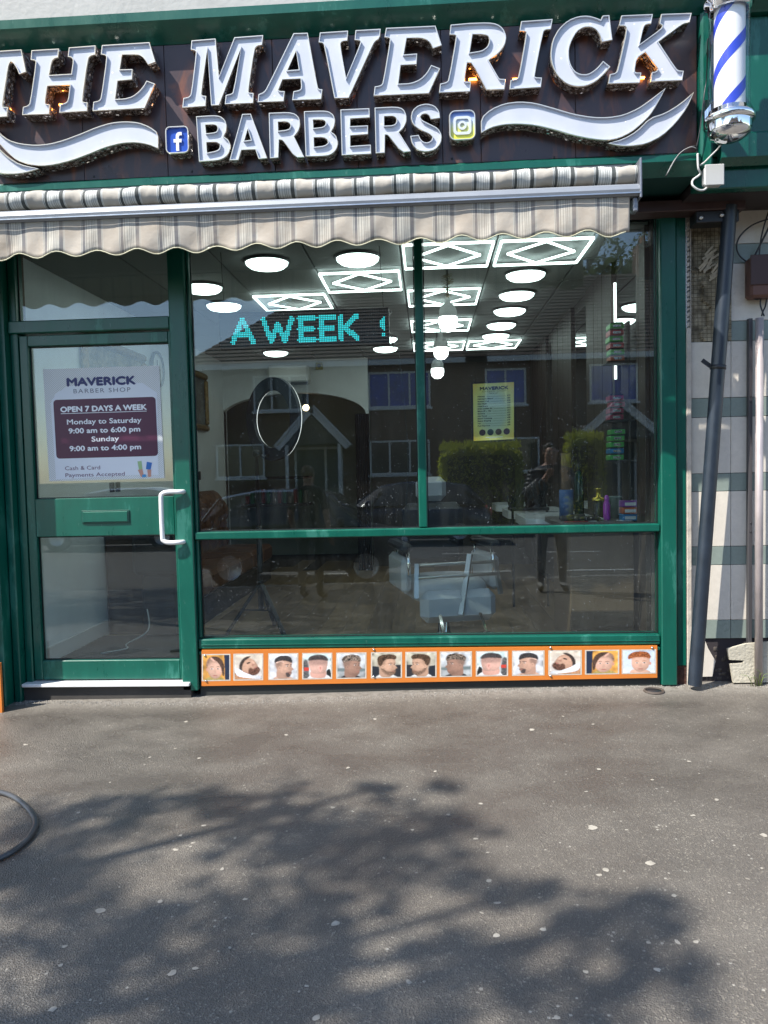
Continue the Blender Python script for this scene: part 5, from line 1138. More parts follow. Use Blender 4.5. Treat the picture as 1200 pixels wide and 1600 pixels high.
# sofa bench along the left wall
LEA = pm('tan brown leather', (.15, .062, .028), .42, var=.3, vs=7, bump=.25, bs=14)
sf = thing('sofa_bench', 'brown buttoned leather bench along the left wall', 'sofa', (-2.3, 7.5, IZ0))
sx1 = -1.92; sy0 = 6.08; sy1 = 9.2
MB().box(IX0+.02, sx1, sy0, sy1, IZ0, .33, bev=.01).build('plinth', pm('dark plinth', (.035, .025, .02), .6), sf)
nseg = 6
for i in range(nseg):
    a_ = sy0+(sy1-sy0)*i/nseg; b2 = sy0+(sy1-sy0)*(i+1)/nseg
    MB().box(IX0+.03, sx1+.03, a_+.004, b2-.004, .331, .52, bev=.035).build('seat_cushion', LEA, sf)
mb = MB(); NY, NZ = 90, 24; vs = []
for j in range(NZ+1):
    for i in range(NY+1):
        y = sy0+(sy1-sy0)*i/NY; z = .50+.68*j/NZ; p_ = abs(math.sin(PI*(y*3.2+z*3.2)))*abs(math.sin(PI*(y*3.2-z*3.2)))
        e__ = 1 if j < NZ else 0; vs.append((IX0+.03+(.13+.05*p_**.5)*(1-(j/NZ)**8), y, z))
mb.add(vs, [(j*(NY+1)+i, j*(NY+1)+i+1, (j+1)*(NY+1)+i+1, (j+1)*(NY+1)+i) for j in range(NZ) for i in range(NY)], 0, True); mb.build('back_cushion', LEA, sf, fix=False)
MB().box(IX0+.01, sx1-.25, sy0-.03, sy0-.001, IZ0, 1.17, bev=.01).build('end_panel', pm('dark sofa end', (.05, .026, .016), .55, var=.3, vs=6), sf)
MB().box(IX0+.3, sx1+.02, sy0-.04, sy0-.002, IZ0, .50, bev=.01).build('end_panel', pm('dark sofa end', (.05, .026, .016), .55, var=.3, vs=6), sf)
bgm = thing('black_bag', 'black box bag standing against the sofa end behind the door glass', 'bag', (-2.12, 5.95, IZ0))
MB().box(-2.30, -1.90, 5.80, 6.00, .60, .92, bev=.03).build('bag_body', pm('black nylon', (.014, .015, .018), .6, var=.3), bgm)
MB().box(-2.24, -1.96, 5.84, 5.98, IZ0+.02, .599, bev=.02).build('bag_base', pm('black nylon', (.014, .015, .018), .6, var=.3), bgm)
cable('cable', [(-2.35, 5.3, IZ0+.02), (-2.22, 5.45, IZ0+.02), (-2.28, 5.6, IZ0+.02), (-2.15, 5.7, IZ0+.1), (-2.18, 5.78, IZ0+.25)], .005, WCAB, 'pale cable trailing on the floor mat inside the door')

# pictures, clock on the left wall
GOLDF = pm('old gold frame', (.28, .19, .08), .45, .6, var=.4, vs=25, bump=.6, bs=60)
def wall_picture(y0, y1, z0, z1, label, cols):
    t = thing('picture_frame', label, 'picture', (IX0, (y0+y1)/2, z0)); w = .07; x = IX0
    for (a_, b2, c2, d2) in ((y0, y1, z0, z0+w), (y0, y1, z1-w, z1), (y0, y0+w, z0+w, z1-w), (y1-w, y1, z0+w, z1-w)): MB().box(x+.001, x+.055, a_, b2, c2, d2, bev=.02).build('frame', GOLDF, t)
    MB().box(x+.002, x+.02, y0+w, y1-w, z0+w, z1-w).build('canvas', pm('painting '+label[:8], cols, .5, var=.8, vs=6, var2=.5, vs2=20), t)
wall_picture(5.75, 7.05, 1.75, 2.48, 'wide gilt framed painting on the left wall behind the door poster', (.16, .13, .07))
wall_picture(8.25, 9.05, 1.88, 2.55, 'gilt framed painting of flowers on the left wall near the arch', (.10, .12, .12))
ck = thing('wall_clock', 'round black rimmed clock on the left wall seen edge on', 'clock', (IX0+.001, 7.4, 2.40))
MB().lathe([(.15, .0), (.17, .01), (.175, .035), (.155, .04), (.15, .03)], (0, 0, 0), 32, axis='x').build('rim', BLACK, ck, local=True)
MB().lathe([(0, .02), (.155, .02)], (0, 0, 0), 32, axis='x').build('dial', WHITE, ck, local=True)
MB().box(.022, .026, -.006, .006, -.01, .09).box(.022, .026, -.006, .07, -.006, .006).build('hands', BLACK, ck, local=True)
sk_ = thing('wall_socket', 'pair of small dark sockets on the left wall below the poster', 'socket', (IX0+.001, 6.3, 1.28))
MB().box(0, .012, -.09, -.01, -.04, .04, bev=.003).box(0, .012, .03, .11, -.04, .04, bev=.003).build('plate', BLACK, sk_, local=True)
s2 = thing('wall_socket', 'dark thermostat and switch on the left wall above the sofa', 'socket', (IX0+.001, 8.6, 1.36))
MB().box(0, .012, -.12, .02, -.06, .06, bev=.003).box(0, .012, .10, .15, -.05, .05, bev=.003).build('plate', BLACK, s2, local=True)

# air conditioner, exit light and things near the arch
a, b_ = at(417, 570, 9.7), at(483, 598, 9.7)
ac = thing('air_conditioner', 'white wall air conditioner above the arch', 'air conditioner', ((a.x+b_.x)/2, 9.7, b_.z))
MB().box(a.x, b_.x, 9.68, 9.898, b_.z, a.z, bev=.03).build('casing', WHITE, ac)
MB().box(a.x+.3, b_.x-.02, 9.672, 9.70, b_.z-.02, b_.z+.012).build('louvre', BLACK, ac)
MB().box(a.x+.25, b_.x-.06, 9.672, 9.679, a.z-.07, a.z-.055).build('trim_line', UPVC, ac)
c = at(499, 572, 9.88); ex = thing('alarm_sounder', 'small yellowish square alarm unit on the wall right of the air conditioner', 'alarm', c)
MB().box(-.045, .045, -.03, .015, -.045, .045, bev=.004).build('case', pm('yellowed plastic', (.40, .36, .16), .5), ex, local=True)
MB().lathe([(0, -.034), (.02, -.033), (.024, -.03)], (0, 0, 0), 12, axis='y').build('dial', BLACK, ex, local=True)
c = at(478, 637, 11.0); t = thing('spot_lamp', 'warm glowing spot lamp in the room behind the arch', 'lamp', c)
MB().sph((0, 0, 0), .045, 12).build('bulb', pm('warm lamp', (1, .7, .4), .4, emit=10, ecol=(1, .74, .48)), t, local=True)
MB().lathe([(.02, .03), (.05, .06), (.05, .4)], (0, 0, 0), 12).build('holder', BLACK, t, local=True)
# dark curtain at the arch's right leg
mb = MB(); vs = []; n = 40; cx0_, cx1_ = at(556, 700, 9.85).x, at(578, 700, 9.85).x
for j, z in enumerate((IZ0, 2.1)):
    for i in range(n+1): vs.append((cx0_+(cx1_-cx0_)*i/n, 9.83+.02*math.sin(i*1.2), z))
mb.add(vs, [(i, i+1, n+2+i, n+1+i) for i in range(n)], 0, True); tag(mb.build('curtain', pm('black curtain', (.012, .011, .014), .8), fix=False), 'dark hanging curtain at the right side of the arch', 'curtain')
# things in the rear room
rs = thing('shelf_unit', 'dim shelf with small red and green goods in the room behind the arch', 'shelf', (-2.2, 11.3, IZ0))
MB().box(-2.75, -1.75, 11.2, 11.6, 1.28, 1.32).build('shelf_board', DARKWOOD, rs)
MB().box(-2.75, -1.75, 11.2, 11.6, .88, .92).build('shelf_board', DARKWOOD, rs)
for i in range(12):
    x = -2.7+i*.08; MB().box(x, x+.05, 11.25, 11.35, .921, .921+random.uniform(.1, .22), bev=.01).build('bottle', pm('goods %d' % (i % 3), [(.25, .03, .03), (.03, .15, .06), (.3, .28, .25)][i % 3], .4), rs)

# barber chairs
CHW = pm('white leatherette', (.52, .53, .55), .35, var=.05, vs=8); CHB = pm('black leatherette', (.02, .02, .024), .4)
def barber_chair(loc, rz, label):
    t = thing('barber_chair', label, 'barber chair', loc)
    mb = MB(); vs = []
    for nm_, bx_, mt_c in (('seat', (-.29, .29, -.30, .26, .30, .52), CHW),):
        so_ = MB().box(*bx_, bev=.07).build(nm_, mt_c, t, local=True); so_.modifiers.new('round', 'SUBSURF').levels = 2; so_.modifiers['round'].render_levels = 2
        for p_ in so_.data.polygons: p_.use_smooth = True
    MB().box(-.24, .24, .22, .34, .55, 1.02, bev=.05).build('backrest', CHB, t, local=True)
    MB().box(-.12, .12, .26, .36, 1.03, 1.22, bev=.045).build('headrest', CHW, t, local=True)
    for s_ in (-1, 1):
        sp_ = MB().box(s_*.325-.035, s_*.325+.035, -.24, .26, .40, .66, bev=.03).build('side_panel', CHW, t, local=True)
        ar = MB().box(s_*.325-.045, s_*.325+.045, -.26, .24, .70, .76, bev=.02).build('armrest', CHB, t, local=True)
        st_ = MB().tube(smooth_curve([(s_*.31, -.2, .69), (s_*.31, -.24, .60), (s_*.31, -.14, .44), (s_*.30, .1, .42)]), .014, 8); st_.tube([(s_*.31, .18, .70), (s_*.30, .2, .45)], .014, 8); st_.build('arm_support', CHROME, ar, local=True)
    MB().lathe([(0, .0), (.30, .0), (.30, .025), (.06, .05), (.045, .08), (.045, .39)], (0, 0, 0), 28).build('pedestal', CHROME, t, local=True)
    MB().box(-.27, .27, -.44, -.33, .22, .44, bev=.05).build('leg_rest', CHW, t, local=True)
    mb = MB(); mb.tube([(-.28, -.36, .62), (.28, -.36, .62)], .012, 8); mb.tube([(-.28, -.40, .54), (.28, -.40, .54)], .012, 8); mb.bar((-.28, -.36, .63), (-.30, -.42, .40), .03, .02); mb.bar((.10, -.36, .68), (.0, -.46, .28), .035, .02); mb.bar((.28, -.36, .63), (.30, -.42, .40), .03, .02); mb.build('chrome_frame', pm('worn chrome', (.38, .38, .37), .28, 1), t, local=True)
    mb = MB().bar((-.13, -.27, .42), (-.15, -.55, .16), .02, .03); mb.bar((.13, -.27, .42), (.15, -.55, .16), .02, .03); mb.box(-.2, .2, -.66, -.50, .14, .165, bev=.01)
    mb.build('footrest', CHROME, t, local=True); t.rotation_euler.z = rz; return t
bc = barber_chair((.10, 5.68, IZ0), math.radians(14), 'white barber chair with chrome frame and black armrests behind the lower window')

# right wall: planks, mirrors, counters, goods
MIRR = pm('mirror', (.78, .80, .80), .015, 1)
rp = thing('panelled_mirror_wall', 'dark brown plank panels alternating with tall mirrors along the right wall', 'wall panels', (IX1, 7, IZ0))
for a_, b2 in ((4.82, 5.02), (5.66, 6.56), (7.2, 8.32), (8.72, 9.9)):
    y = a_
    while y < b2-.02:
        y2 = min(b2, y+.148); MB().box(IX1-.03-random.uniform(0, .004), IX1-.001, y+.0015, y2-.0015, IZ0, IZ1-.002, bev=.003).build('plank', DARKWOOD, rp); y = y2
for a_, b2 in ((5.03, 5.65), (6.57, 7.19), (8.33, 8.71)): MB().box(IX1-.012, IX1-.002, a_, b2, 1.0, 2.72).build('mirror', MIRR, rp)
LEDS = pm('mirror led strip', (.9, .95, .95), .4, emit=2.2, ecol=(.95, 1, 1))
for y, z0_, z1_ in ((5.63, 2.30, 2.66), (5.63, 1.98, 2.12)): MB().box(IX1-.020, IX1-.013, y-.004, y+.004, z0_, z1_).build('led_strip', LEDS, rp)
# goods on small shelves in front of the first mirror
palette = {'red': (.42, .05, .06), 'green': (.10, .42, .10), 'blue': (.03, .20, .42), 'pinkred': (.38, .06, .10), 'orange': (.5, .12, .05), 'white': (.6, .6, .6), 'yellow': (.5, .42, .06), 'purple': (.25, .06, .32)}
gs = thing('goods_rack', 'narrow shelf rack of coloured product boxes at the right of the window', 'rack', (1.25, 5.3, .9))
gx0, gx1 = 1.21, 1.30; gy0 = 5.16
def gz_(px, py): return at(px, py, gy0).z
for z in (gz_(983, 563), gz_(983, 655), gz_(983, 718), 1.0): MB().box(gx0-.02, IX1-.012, gy0-.02, gy0+.16, z-.012, z-.001).build('shelf_board', DARKWOOD, gs)
MB().box(IX1-.05, IX1-.035, gy0-.02, gy0+.16, .95, 2.3).build('upright', DARKWOOD, gs)
for base_py, cols in ((563, ['orange', 'green', 'red', 'green', 'red', 'green']), (655, ['pinkred', 'pinkred', 'pinkred', 'pinkred']), (718, ['green', 'blue', 'green', 'green', 'green'])):
    z = gz_(983, base_py)
    for c_ in cols:
        h_ = .042; x = gx0+random.uniform(-.006, .006); MB().box(x, x+.09, gy0, gy0+.12, z, z+h_-.010, bev=.003).build('product_box', pm('box '+c_, palette[c_], .4), gs); MB().box(x+.02, x+.07, gy0-.0012, gy0-.0002, z+.008, z+.024).build('box_label', [WHITE, BLACK, STEEL][int(z*1000) % 3], gs); MB().box(x+.005, x+.085, gy0+.01, gy0+.12, z+h_-.0098, z+h_-.0005).build('product_base', BLACK, gs); z += h_
# white rounded counters
CW = pm('white glossy counter', (.78, .82, .86), .22)
for i, (y0, y1, z, lab) in enumerate(((6.0, 7.0, .96, 'white rounded counter nearest the window on the right'), (7.35, 8.2, .95, 'middle white rounded counter on the right wall'), (8.7, 9.5, .95, 'far white rounded counter near the back'))):
    t = thing('counter', lab, 'counter', (1.1, (y0+y1)/2, z), 'white station counters'); r_ = .16; xa = .77
    poly = []
    for j in range(9): a_ = PI+PI/2*j/8; poly.append((xa+r_+r_*math.cos(a_), y0+r_+r_*math.sin(a_)))
    poly += [(IX1-.035, y0), (IX1-.035, y1)]
    for j in range(9): a_ = PI/2+PI/2*j/8; poly.append((xa+r_+r_*math.cos(a_), y1-r_+r_*math.sin(a_)))
    MB().prism(poly, z-.075, z, axis='z').build('worktop', CW, t)
    MB().box(1.0, IX1-.036, y0+.1, y1-.1, .45, z-.076, bev=.01).build('cabinet', pm('dark cabinet', (.03, .028, .028), .4), t)
# low window counter holding tools at right
wc = thing('tool_shelf', 'dark shelf along the right of the window crowded with barber tools', 'shelf', (1.1, 5.3, .98))
WZ = 1.0
MB().box(.86, IX1-.04, 5.02, 5.75, WZ-.04, WZ, bev=.006).build('shelf_board', pm('grey brown laminate', (.11, .10, .09), .35), wc)
MB().box(.92, IX1-.04, 5.06, 5.72, IZ0, WZ-.041, bev=.004).build('cabinet', pm('brown shelf cabinet', (.10, .065, .04), .5, var=.15), wc)
def on_shelf(px, Y=5.25): return at(px, 800, Y).x
def bottle(name, label, cat, px, Y, prof, mat, capm=None, capprof=None):
    t = thing(name, label, cat, (on_shelf(px, Y), Y, WZ)); MB().lathe(prof, (0, 0, 0), 16).build('body', mat, t, local=True)
    if capprof: MB().lathe(capprof, (0, 0, 0), 12).build('cap', capm or BLACK, t, local=True)
    return t
bottle('spray_can', 'slim magenta spray can standing on the tool shelf', 'can', 948, 5.2, [(0, 0), (.022, 0), (.024, .01), (.024, .10), (.016, .125), (.014, .13), (0, .13)], pm('magenta plastic', (.45, .04, .45), .3), pm('magenta cap', (.5, .08, .5), .3), [(.015, .13), (.018, .15), (.010, .165), (0, .167)])
bottle('spray_bottle', 'black bottle with a gold collar on the tool shelf', 'bottle', 935, 5.4, [(0, 0), (.035, 0), (.037, .02), (.036, .11), (.02, .13)], BLACK, pm('gold plastic', (.6, .45, .06), .25, .7), [(.045, .125), (.045, .14), (.016, .15), (.016, .20), (.03, .205), (0, .21)])
bottle('neck_paper_roll', 'blue paper roll holder with a tall brown tube on the tool shelf', 'roll', 885, 5.55, [(0, 0), (.05, 0), (.05, .20), (0, .20)], pm('blue paper', (.06, .13, .30), .7), pm('brown cardboard', (.14, .085, .05), .7), [(.035, .20), (.035, .46), (0, .46)])
bottle('tonic_bottle', 'tall dark green bottle behind the blue roll', 'bottle', 905, 5.62, [(0, 0), (.032, 0), (.034, .02), (.034, .28), (.015, .33)], pm('dark green glass', (.01, .05, .03), .15), BLACK, [(.015, .33), (.017, .38), (0, .385)])
bottle('jar', 'clear grey disinfectant jar on the tool shelf', 'jar', 962, 5.42, [(0, 0), (.045, 0), (.045, .13), (.048, .14), (.05, .15), (0, .155)], pm('grey green jar', (.16, .20, .17), .2))
random.seed(5)
names = [('hair_clipper', 'clipper'), ('comb', 'comb'), ('brush', 'brush')]
tl = [('black hair clipper lying at the left end of the tool shelf', 'clipper', 890, 5.2), ('black hair clipper lying right of the blue roll', 'clipper', 902, 5.35), ('dark trimmer lying in front of the blue roll', 'clipper', 912, 5.12), ('black trimmer lying under the gold collared bottle', 'clipper', 925, 5.12)]
for lab, cat, px, Y in tl:
    t = thing('hair_clipper', lab, cat, (on_shelf(px, Y), Y, WZ)); t.rotation_euler.z = random.uniform(-.6, .6)
    MB().box(-.07, .06, -.02, .02, 0, .035, bev=.012).build('body', BLACK, t, local=True); MB().box(.06, .085, -.022, .022, .005, .022, bev=.003).build('blade', STEEL, t, local=True)
for lab, px, Y, colr, ln in (('red handled comb lying on the tool shelf front edge', 900, 5.08, (.4, .04, .06), .15), ('pale comb lying on the tool shelf', 915, 5.1, (.6, .6, .55), .14), ('small white comb lying near the magenta can', 975, 5.12, (.7, .7, .7), .1)):
    t = thing('comb', lab, 'comb', (on_shelf(px, Y), Y, WZ)); MB().box(-ln/2, ln/2, -.006, .006, 0, .006).build('spine', pm('comb '+lab[:6], colr, .4), t, local=True)
    mb = MB()
    for i in range(18): mb.box(-ln/2+i*ln/18, -ln/2+i*ln/18+.003, -.024, -.006, .001, .005)
    mb.build('teeth', pm('comb '+lab[:6], colr, .4), t, local=True)
for i, (cc, px) in enumerate((('blue', 1000), ('orange', 1000), ('purple', 1000))):
    z = WZ+.045*i; t = thing('product_box', ['blue product box at the foot of the stack by the window frame', 'orange product box in the middle of the stack by the window frame', 'purple product box on top of the stack by the window frame'][i], 'box', (on_shelf(985, 5.1), 5.1, z))
    MB().box(-.05, .05, 0, .1, 0, .042, bev=.004).build('carton', pm('box '+cc, palette[cc], .4), t, local=True); MB().box(-.035, .035, -.0015, -.0002, .01, .03).build('carton_label', WHITE, t, local=True)
# tool trolley silhouettes in the middle
tt = thing('tool_trolley', 'black tool trolley cluttered with cables and clippers behind the counters', 'trolley', (.92, 7.15, IZ0))
MB().box(.75, 1.10, 7.05, 7.30, .97, 1.0, bev=.005).build('tray', BLACK, tt)
mb = MB()
for i in range(40):
    p = Vector((random.uniform(.76, 1.09), random.uniform(7.06, 7.28), 1.0)); h_ = random.uniform(.03, .26); mb.bar(p, p+Vector((random.uniform(-.06, .06), 0, h_)), .02, .02)
mb.build('clutter', BLACK, tt, kind='stuff')
for x in (.77, 1.08): MB().box(x-.01, x+.01, 7.06, 7.08, IZ0, .969).build('leg', BLACK, tt)
#====PART2====
# ================================================================== ACROSS THE STREET (seen mirrored in the window glass)
BRK = pm('brown brick', (.125, .060, .040), .85, var=.2, vs=2, var2=.25, vs2=30)
TILEM = pm('brown roof tile', (.085, .062, .052), .8, var=.25, vs=3, var2=.2, vs2=30)
BLUEP = pm('pane with painted sky blue', (.012, .05, .42), .2, var=.5, vs=2.2, spec=.9)  # reflected sky painted into the pane as a blue base colour
DARKP = pm('dark house pane', (.02, .024, .03), .05, spec=.9)
def house(name, label, x0, x1, hip0, hip1, wins, porch):
    YF_, YBk, ze, zr_ = -15.5, -23.5, 4.9, 8.35
    t = thing(name, label, 'house', ((x0+x1)/2, YF_, -.3))
    MB().box(x0, x1, YBk, YF_, -.35, ze).build('wall', BRK, t)
    ns = 24; mb = MB()
    for side in (0, 1):
        for i in range(ns):
            f0, f1 = i/ns, (i+1)/ns
            ya = (YF_+.35)+( -4-.35)*f0; yb = (YF_+.35)+(-4.35)*f1+.0
            if side: ya, yb = (YF_+YBk)-ya, (YF_+YBk)-yb
            za, zb_ = ze+(zr_-ze)*f0, ze+(zr_-ze)*f1
            xa0, xb0 = (x0-.35+(4.2*f0 if hip0 else 0)), (x1+.35-(4.2*f0 if hip1 else 0))
            xa1, xb1 = (x0-.35+(4.2*f1 if hip0 else 0)), (x1+.35-(4.2*f1 if hip1 else 0))
            n_ = Vector((0, .62, .78)) if not side else Vector((0, -.62, .78)); o_ = n_*.035
            mb.add([(xa0, ya, za), (xb0, ya, za), (xb1, yb, zb_), (xa1, yb, zb_), (xa0, ya+o_.y, za+o_.z), (xb0, ya+o_.y, za+o_.z), (xb1, yb, zb_), (xa1, yb, zb_)], [(0, 1, 5, 4), (4, 5, 6, 7), (0, 4, 7), (1, 6, 5)])
    rf = mb.build('roof_tiles', TILEM, t, fix=False, kind='stuff')
    for hp, xx, sg in ((hip0, x0-.35, 1), (hip1, x1+.35, -1)):
        yc = (YF_+YBk)/2; mb = MB(); mb.add([(xx, YF_+.35, ze), (xx, YBk-.35, ze), (xx+(4.2*sg if hp else 0), yc, zr_)], [(0, 1, 2)]); mb.build('roof_end' if hp else 'gable', TILEM if hp else BRK, t, fix=False)
    MB().box(x0-.36, x1+.36, YF_+.30, YF_+.36, ze-.16, ze+.03).build('fascia_board', UPVC, t)
    MB().box(x0-.36, x1+.36, YF_, YF_+.30, ze-.03, ze-.012).build('soffit', UPVC, t)
    cx_ = (x0+x1)/2+1.2; ch = MB().box(cx_-.5, cx_+.5, -20, -19.2, zr_-.8, zr_+1.0).build('chimney', BRK, t)
    for dx_ in (-.25, .25): MB().lathe([(.12, 0), (.10, .35), (.07, .35), (.07, .2)], (cx_+dx_, -19.6, zr_+1.0), 12).build('chimney_pot', pm('clay', (.25, .1, .05), .8), ch).location = (0, 0, 0)
    for (a_, b2, c2, d2, nv, mt) in wins:
        w = MB(); f_ = .06; w.prism([(a_, c2), (b2, c2), (b2, d2), (a_, d2)], YF_+.002, YF_+.06, holes=[[(a_+f_, c2+f_), (a_+f_, d2-f_), (b2-f_, d2-f_), (b2-f_, c2+f_)]])
        for i in range(1, nv): xx = a_+(b2-a_)*i/nv; w.box(xx-.03, xx+.03, YF_+.004, YF_+.055, c2+f_, d2-f_)
        wo_ = w.build('window', UPVC, t); MB().box(a_+f_, b2-f_, YF_+.005, YF_+.02, c2+f_, d2-f_).build('pane', mt, wo_).location = (0, 0, 0)
        MB().box(a_-.06, b2+.06, YF_+.002, YF_+.12, c2-.07, c2-.001).build('sill', UPVC, wo_).location = (0, 0, 0)
    if porch:
        px0, px1, pe, pt_ = porch; mx_ = (px0+px1)/2; Y1 = YF_+1.3
        MB().prism([(px0, pe), (px1, pe), (mx_, pt_)], YF_+.01, Y1-.06).build('porch_gable', pm('dark porch cladding', (.05, .05, .05), .6), t)
        mb = MB()
        for sgn, xe in ((-1, px0-.15), (1, px1+.15)):
            mb.bar((xe, Y1, pe-.10), (mx_, Y1, pt_+.06), .24, .05, up=Vector((0, 1, 0)))
        mb.build('bargeboard', UPVC, t)
        mb = MB()
        for sgn, xe in ((-1, px0-.2), (1, px1+.2)): mb.add([(xe, YF_, pe-.1), (xe, Y1+.05, pe-.1), (mx_, Y1+.05, pt_+.14), (mx_, YF_, pt_+.14)], [(0, 1, 2, 3)])
        mb.build('porch_roof', TILEM, t, fix=False)
        MB().box(px0+.1, px0+.2, Y1-.15, Y1-.05, -.3, pe).build('porch_post', UPVC, t); MB().box(px1-.2, px1-.1, Y1-.15, Y1-.05, -.3, pe).build('porch_post', UPVC, t)
        dr_ = MB().box(mx_-.75, mx_+.75, YF_+.001, YF_+.05, -.2, 2.1).build('front_door', pm('dark front door', (.03, .05, .05), .4), t)
        for xx in (mx_-.78, mx_+.20, mx_+.72): MB().box(xx, xx+.07, YF_+.051, YF_+.09, -.2, 2.12).build('door_frame', UPVC, dr_).location = (0, 0, 0)
        MB().box(mx_-.78, mx_+.79, YF_+.052, YF_+.088, 2.121, 2.20).build('door_frame', UPVC, dr_).location = (0, 0, 0)
    return t
house('brick_house', 'brown brick house across the street with a left hip and pale porch gable', -7.6, 1.6, True, False,
      [(-1.85, .15, 3.40, 4.55, 3, BLUEP), (-5.6, -3.8, 3.40, 4.55, 3, DARKP), (-1.85, .1, 1.25, 2.35, 3, DARKP), (-6.9, -5.3, 1.25, 2.35, 2, DARKP)], (-4.5, -2.55, 2.25, 3.30))
house('brick_house', 'brown brick house across the street behind the hedges with bright blue upper windows', 1.62, 12.5, False, True,
      [(1.9, 3.2, 3.40, 4.55, 2, BLUEP), (5.2, 6.7, 3.40, 4.6, 2, BLUEP), (9, 10.5, 3.40, 4.55, 2, DARKP), (2.0, 3.6, 1.25, 2.35, 2, DARKP), (8.2, 10.5, 1.25, 2.35, 3, DARKP)], (4.6, 7.1, 2.20, 3.25))
house('brick_house', 'brown brick house across the street at far right of the row', 14.3, 24, True, True, [(15.5, 17.5, 3.4, 4.5, 3, DARKP), (20, 22, 3.4, 4.5, 3, DARKP), (15.5, 17.5, 1.2, 2.3, 3, DARKP)], None)
gw_ = thing('garden_wall', 'low brick garden wall along the far pavement', 'wall', (0, -12.3, -.3))
MB().box(-20, -3.0, -12.35, -12.15, -.35, .35).build('wall', BRK, gw_); MB().box(-20, -3.0, -12.38, -12.12, .351, .40).build('coping', KERB, gw_)

LEAFY = pm('sunny hedge leaf', (.21, .25, .03), .55, var=.35, vs=9, spec=.3)
LEAFD = pm('tree leaf', (.045, .075, .018), .55, var=.35, vs=6, spec=.3)
for _m in (LEAFY, LEAFD):
    _nt = _m.node_tree; _b = _nt.nodes['Principled BSDF']; _o = [n for n in _nt.nodes if n.type == 'OUTPUT_MATERIAL'][0]
    _t = _nt.nodes.new('ShaderNodeBsdfTranslucent'); _t.inputs[0].default_value = (.55, .6, .06, 1) if _m is LEAFY else (.10, .15, .03, 1)
    _x = _nt.nodes.new('ShaderNodeMixShader'); _x.inputs[0].default_value = .4; _nt.links.new(_b.outputs[0], _x.inputs[1]); _nt.links.new(_t.outputs[0], _x.inputs[2]); _nt.links.new(_x.outputs[0], _o.inputs[0])
BARK = pm('bark', (.09, .07, .05), .9, var=.3, vs=8, bump=.8, bs=25)
def leaves(mb, c, rad, n, size, shell=.5):
    for _ in range(n):
        v = Vector((random.gauss(0, 1), random.gauss(0, 1), random.gauss(0, 1)))
        v = v*.62 if shell < .2 else v.normalized()*random.uniform(shell, 1)**.5
        p = Vector(c)+Vector((v.x*rad[0], v.y*rad[1], v.z*rad[2])); d = Vector((random.gauss(0, 1), random.gauss(0, 1), random.gauss(0, .6))).normalized()
        e_ = d.orthogonal().normalized(); e2 = d.cross(e_); s = size*random.uniform(.6, 1.3)
        mb.add([p-d*s*.9, p+e_*s*.45, p+d*s*.9, p-e_*s*.45], [(0, 1, 2, 3)])
def hedge(label, x0, x1, y0, y1, z0, z1, n, size=.05):
    t = thing('hedge', label, 'hedge', ((x0+x1)/2, (y0+y1)/2, z0)); mb = MB(); cx_, cy_ = (x0+x1)/2, (y0+y1)/2; zm = (z0+z1)/2
    for _ in range(n):
        a_ = random.uniform(-1, 1); b2 = random.uniform(-1, 1); c2 = random.uniform(-1, 1); k_ = random.choice((0, 1, 2)); s_ = random.choice((-1, 1))
        a_ += random.gauss(0, .02); b2 += random.gauss(0, .03); q = [a_, b2, c2]; q[k_] = s_*(random.uniform(.84, 1.03)+abs(random.gauss(0, .03))) if k_ < 2 else random.uniform(.84, 1.0)+abs(random.gauss(0, .05))
        tap = 1-.16*max(0, abs(q[0])-.6)/.4
        p = Vector((cx_+q[0]*(x1-x0)/2, cy_+q[1]*(y1-y0)/2, zm+q[2]*(z1-z0)/2*tap)); d = Vector((random.gauss(0, 1), random.gauss(0, 1), random.gauss(0, 1)+.5)).normalized(); e_ = d.orthogonal().normalized(); s = size*random.uniform(.6, 1.4)
        mb.add([p-d*s, p+e_*s*.5, p+d*s, p-e_*s*.5], [(0, 1, 2, 3)])
    for _ in range(n//7):
        p = Vector((random.uniform(x0, x1), random.uniform(y0, y1), z1)); h_ = abs(random.gauss(0, .09)); p.z += h_-.05; p.x += random.gauss(0, .03)
        mb.add([p, p+Vector((random.uniform(-.02, .02)-.018, 0, .05)), p+Vector((random.uniform(-.04, .04), 0, .13)), p+Vector((random.uniform(-.02, .02)+.018, 0, .05))], [(0, 1, 2, 3)])
    mb.build('foliage', LEAFY, t, fix=False); MB().box(x0+.15, x1-.15, y0+.15, y1-.15, z0, z1-.18, bev=.15).build('core', pm('hedge core', (.018, .022, .008), .9), t); return t
a, b_ = mir(690, 702, -10.9), mir(815, 702, -10.9)
hedge('wide clipped yellow green hedge on the far side of the street', a.x, b_.x, -12.0, -10.9, -.28, a.z, 7000, .055)
a, b_ = mir(888, 686, -11.4), mir(946, 686, -11.4)
hedge('narrow yellow green hedge top right of the wide hedge across the street', a.x, b_.x, -12.3, -11.4, -.28, a.z, 3000, .055)
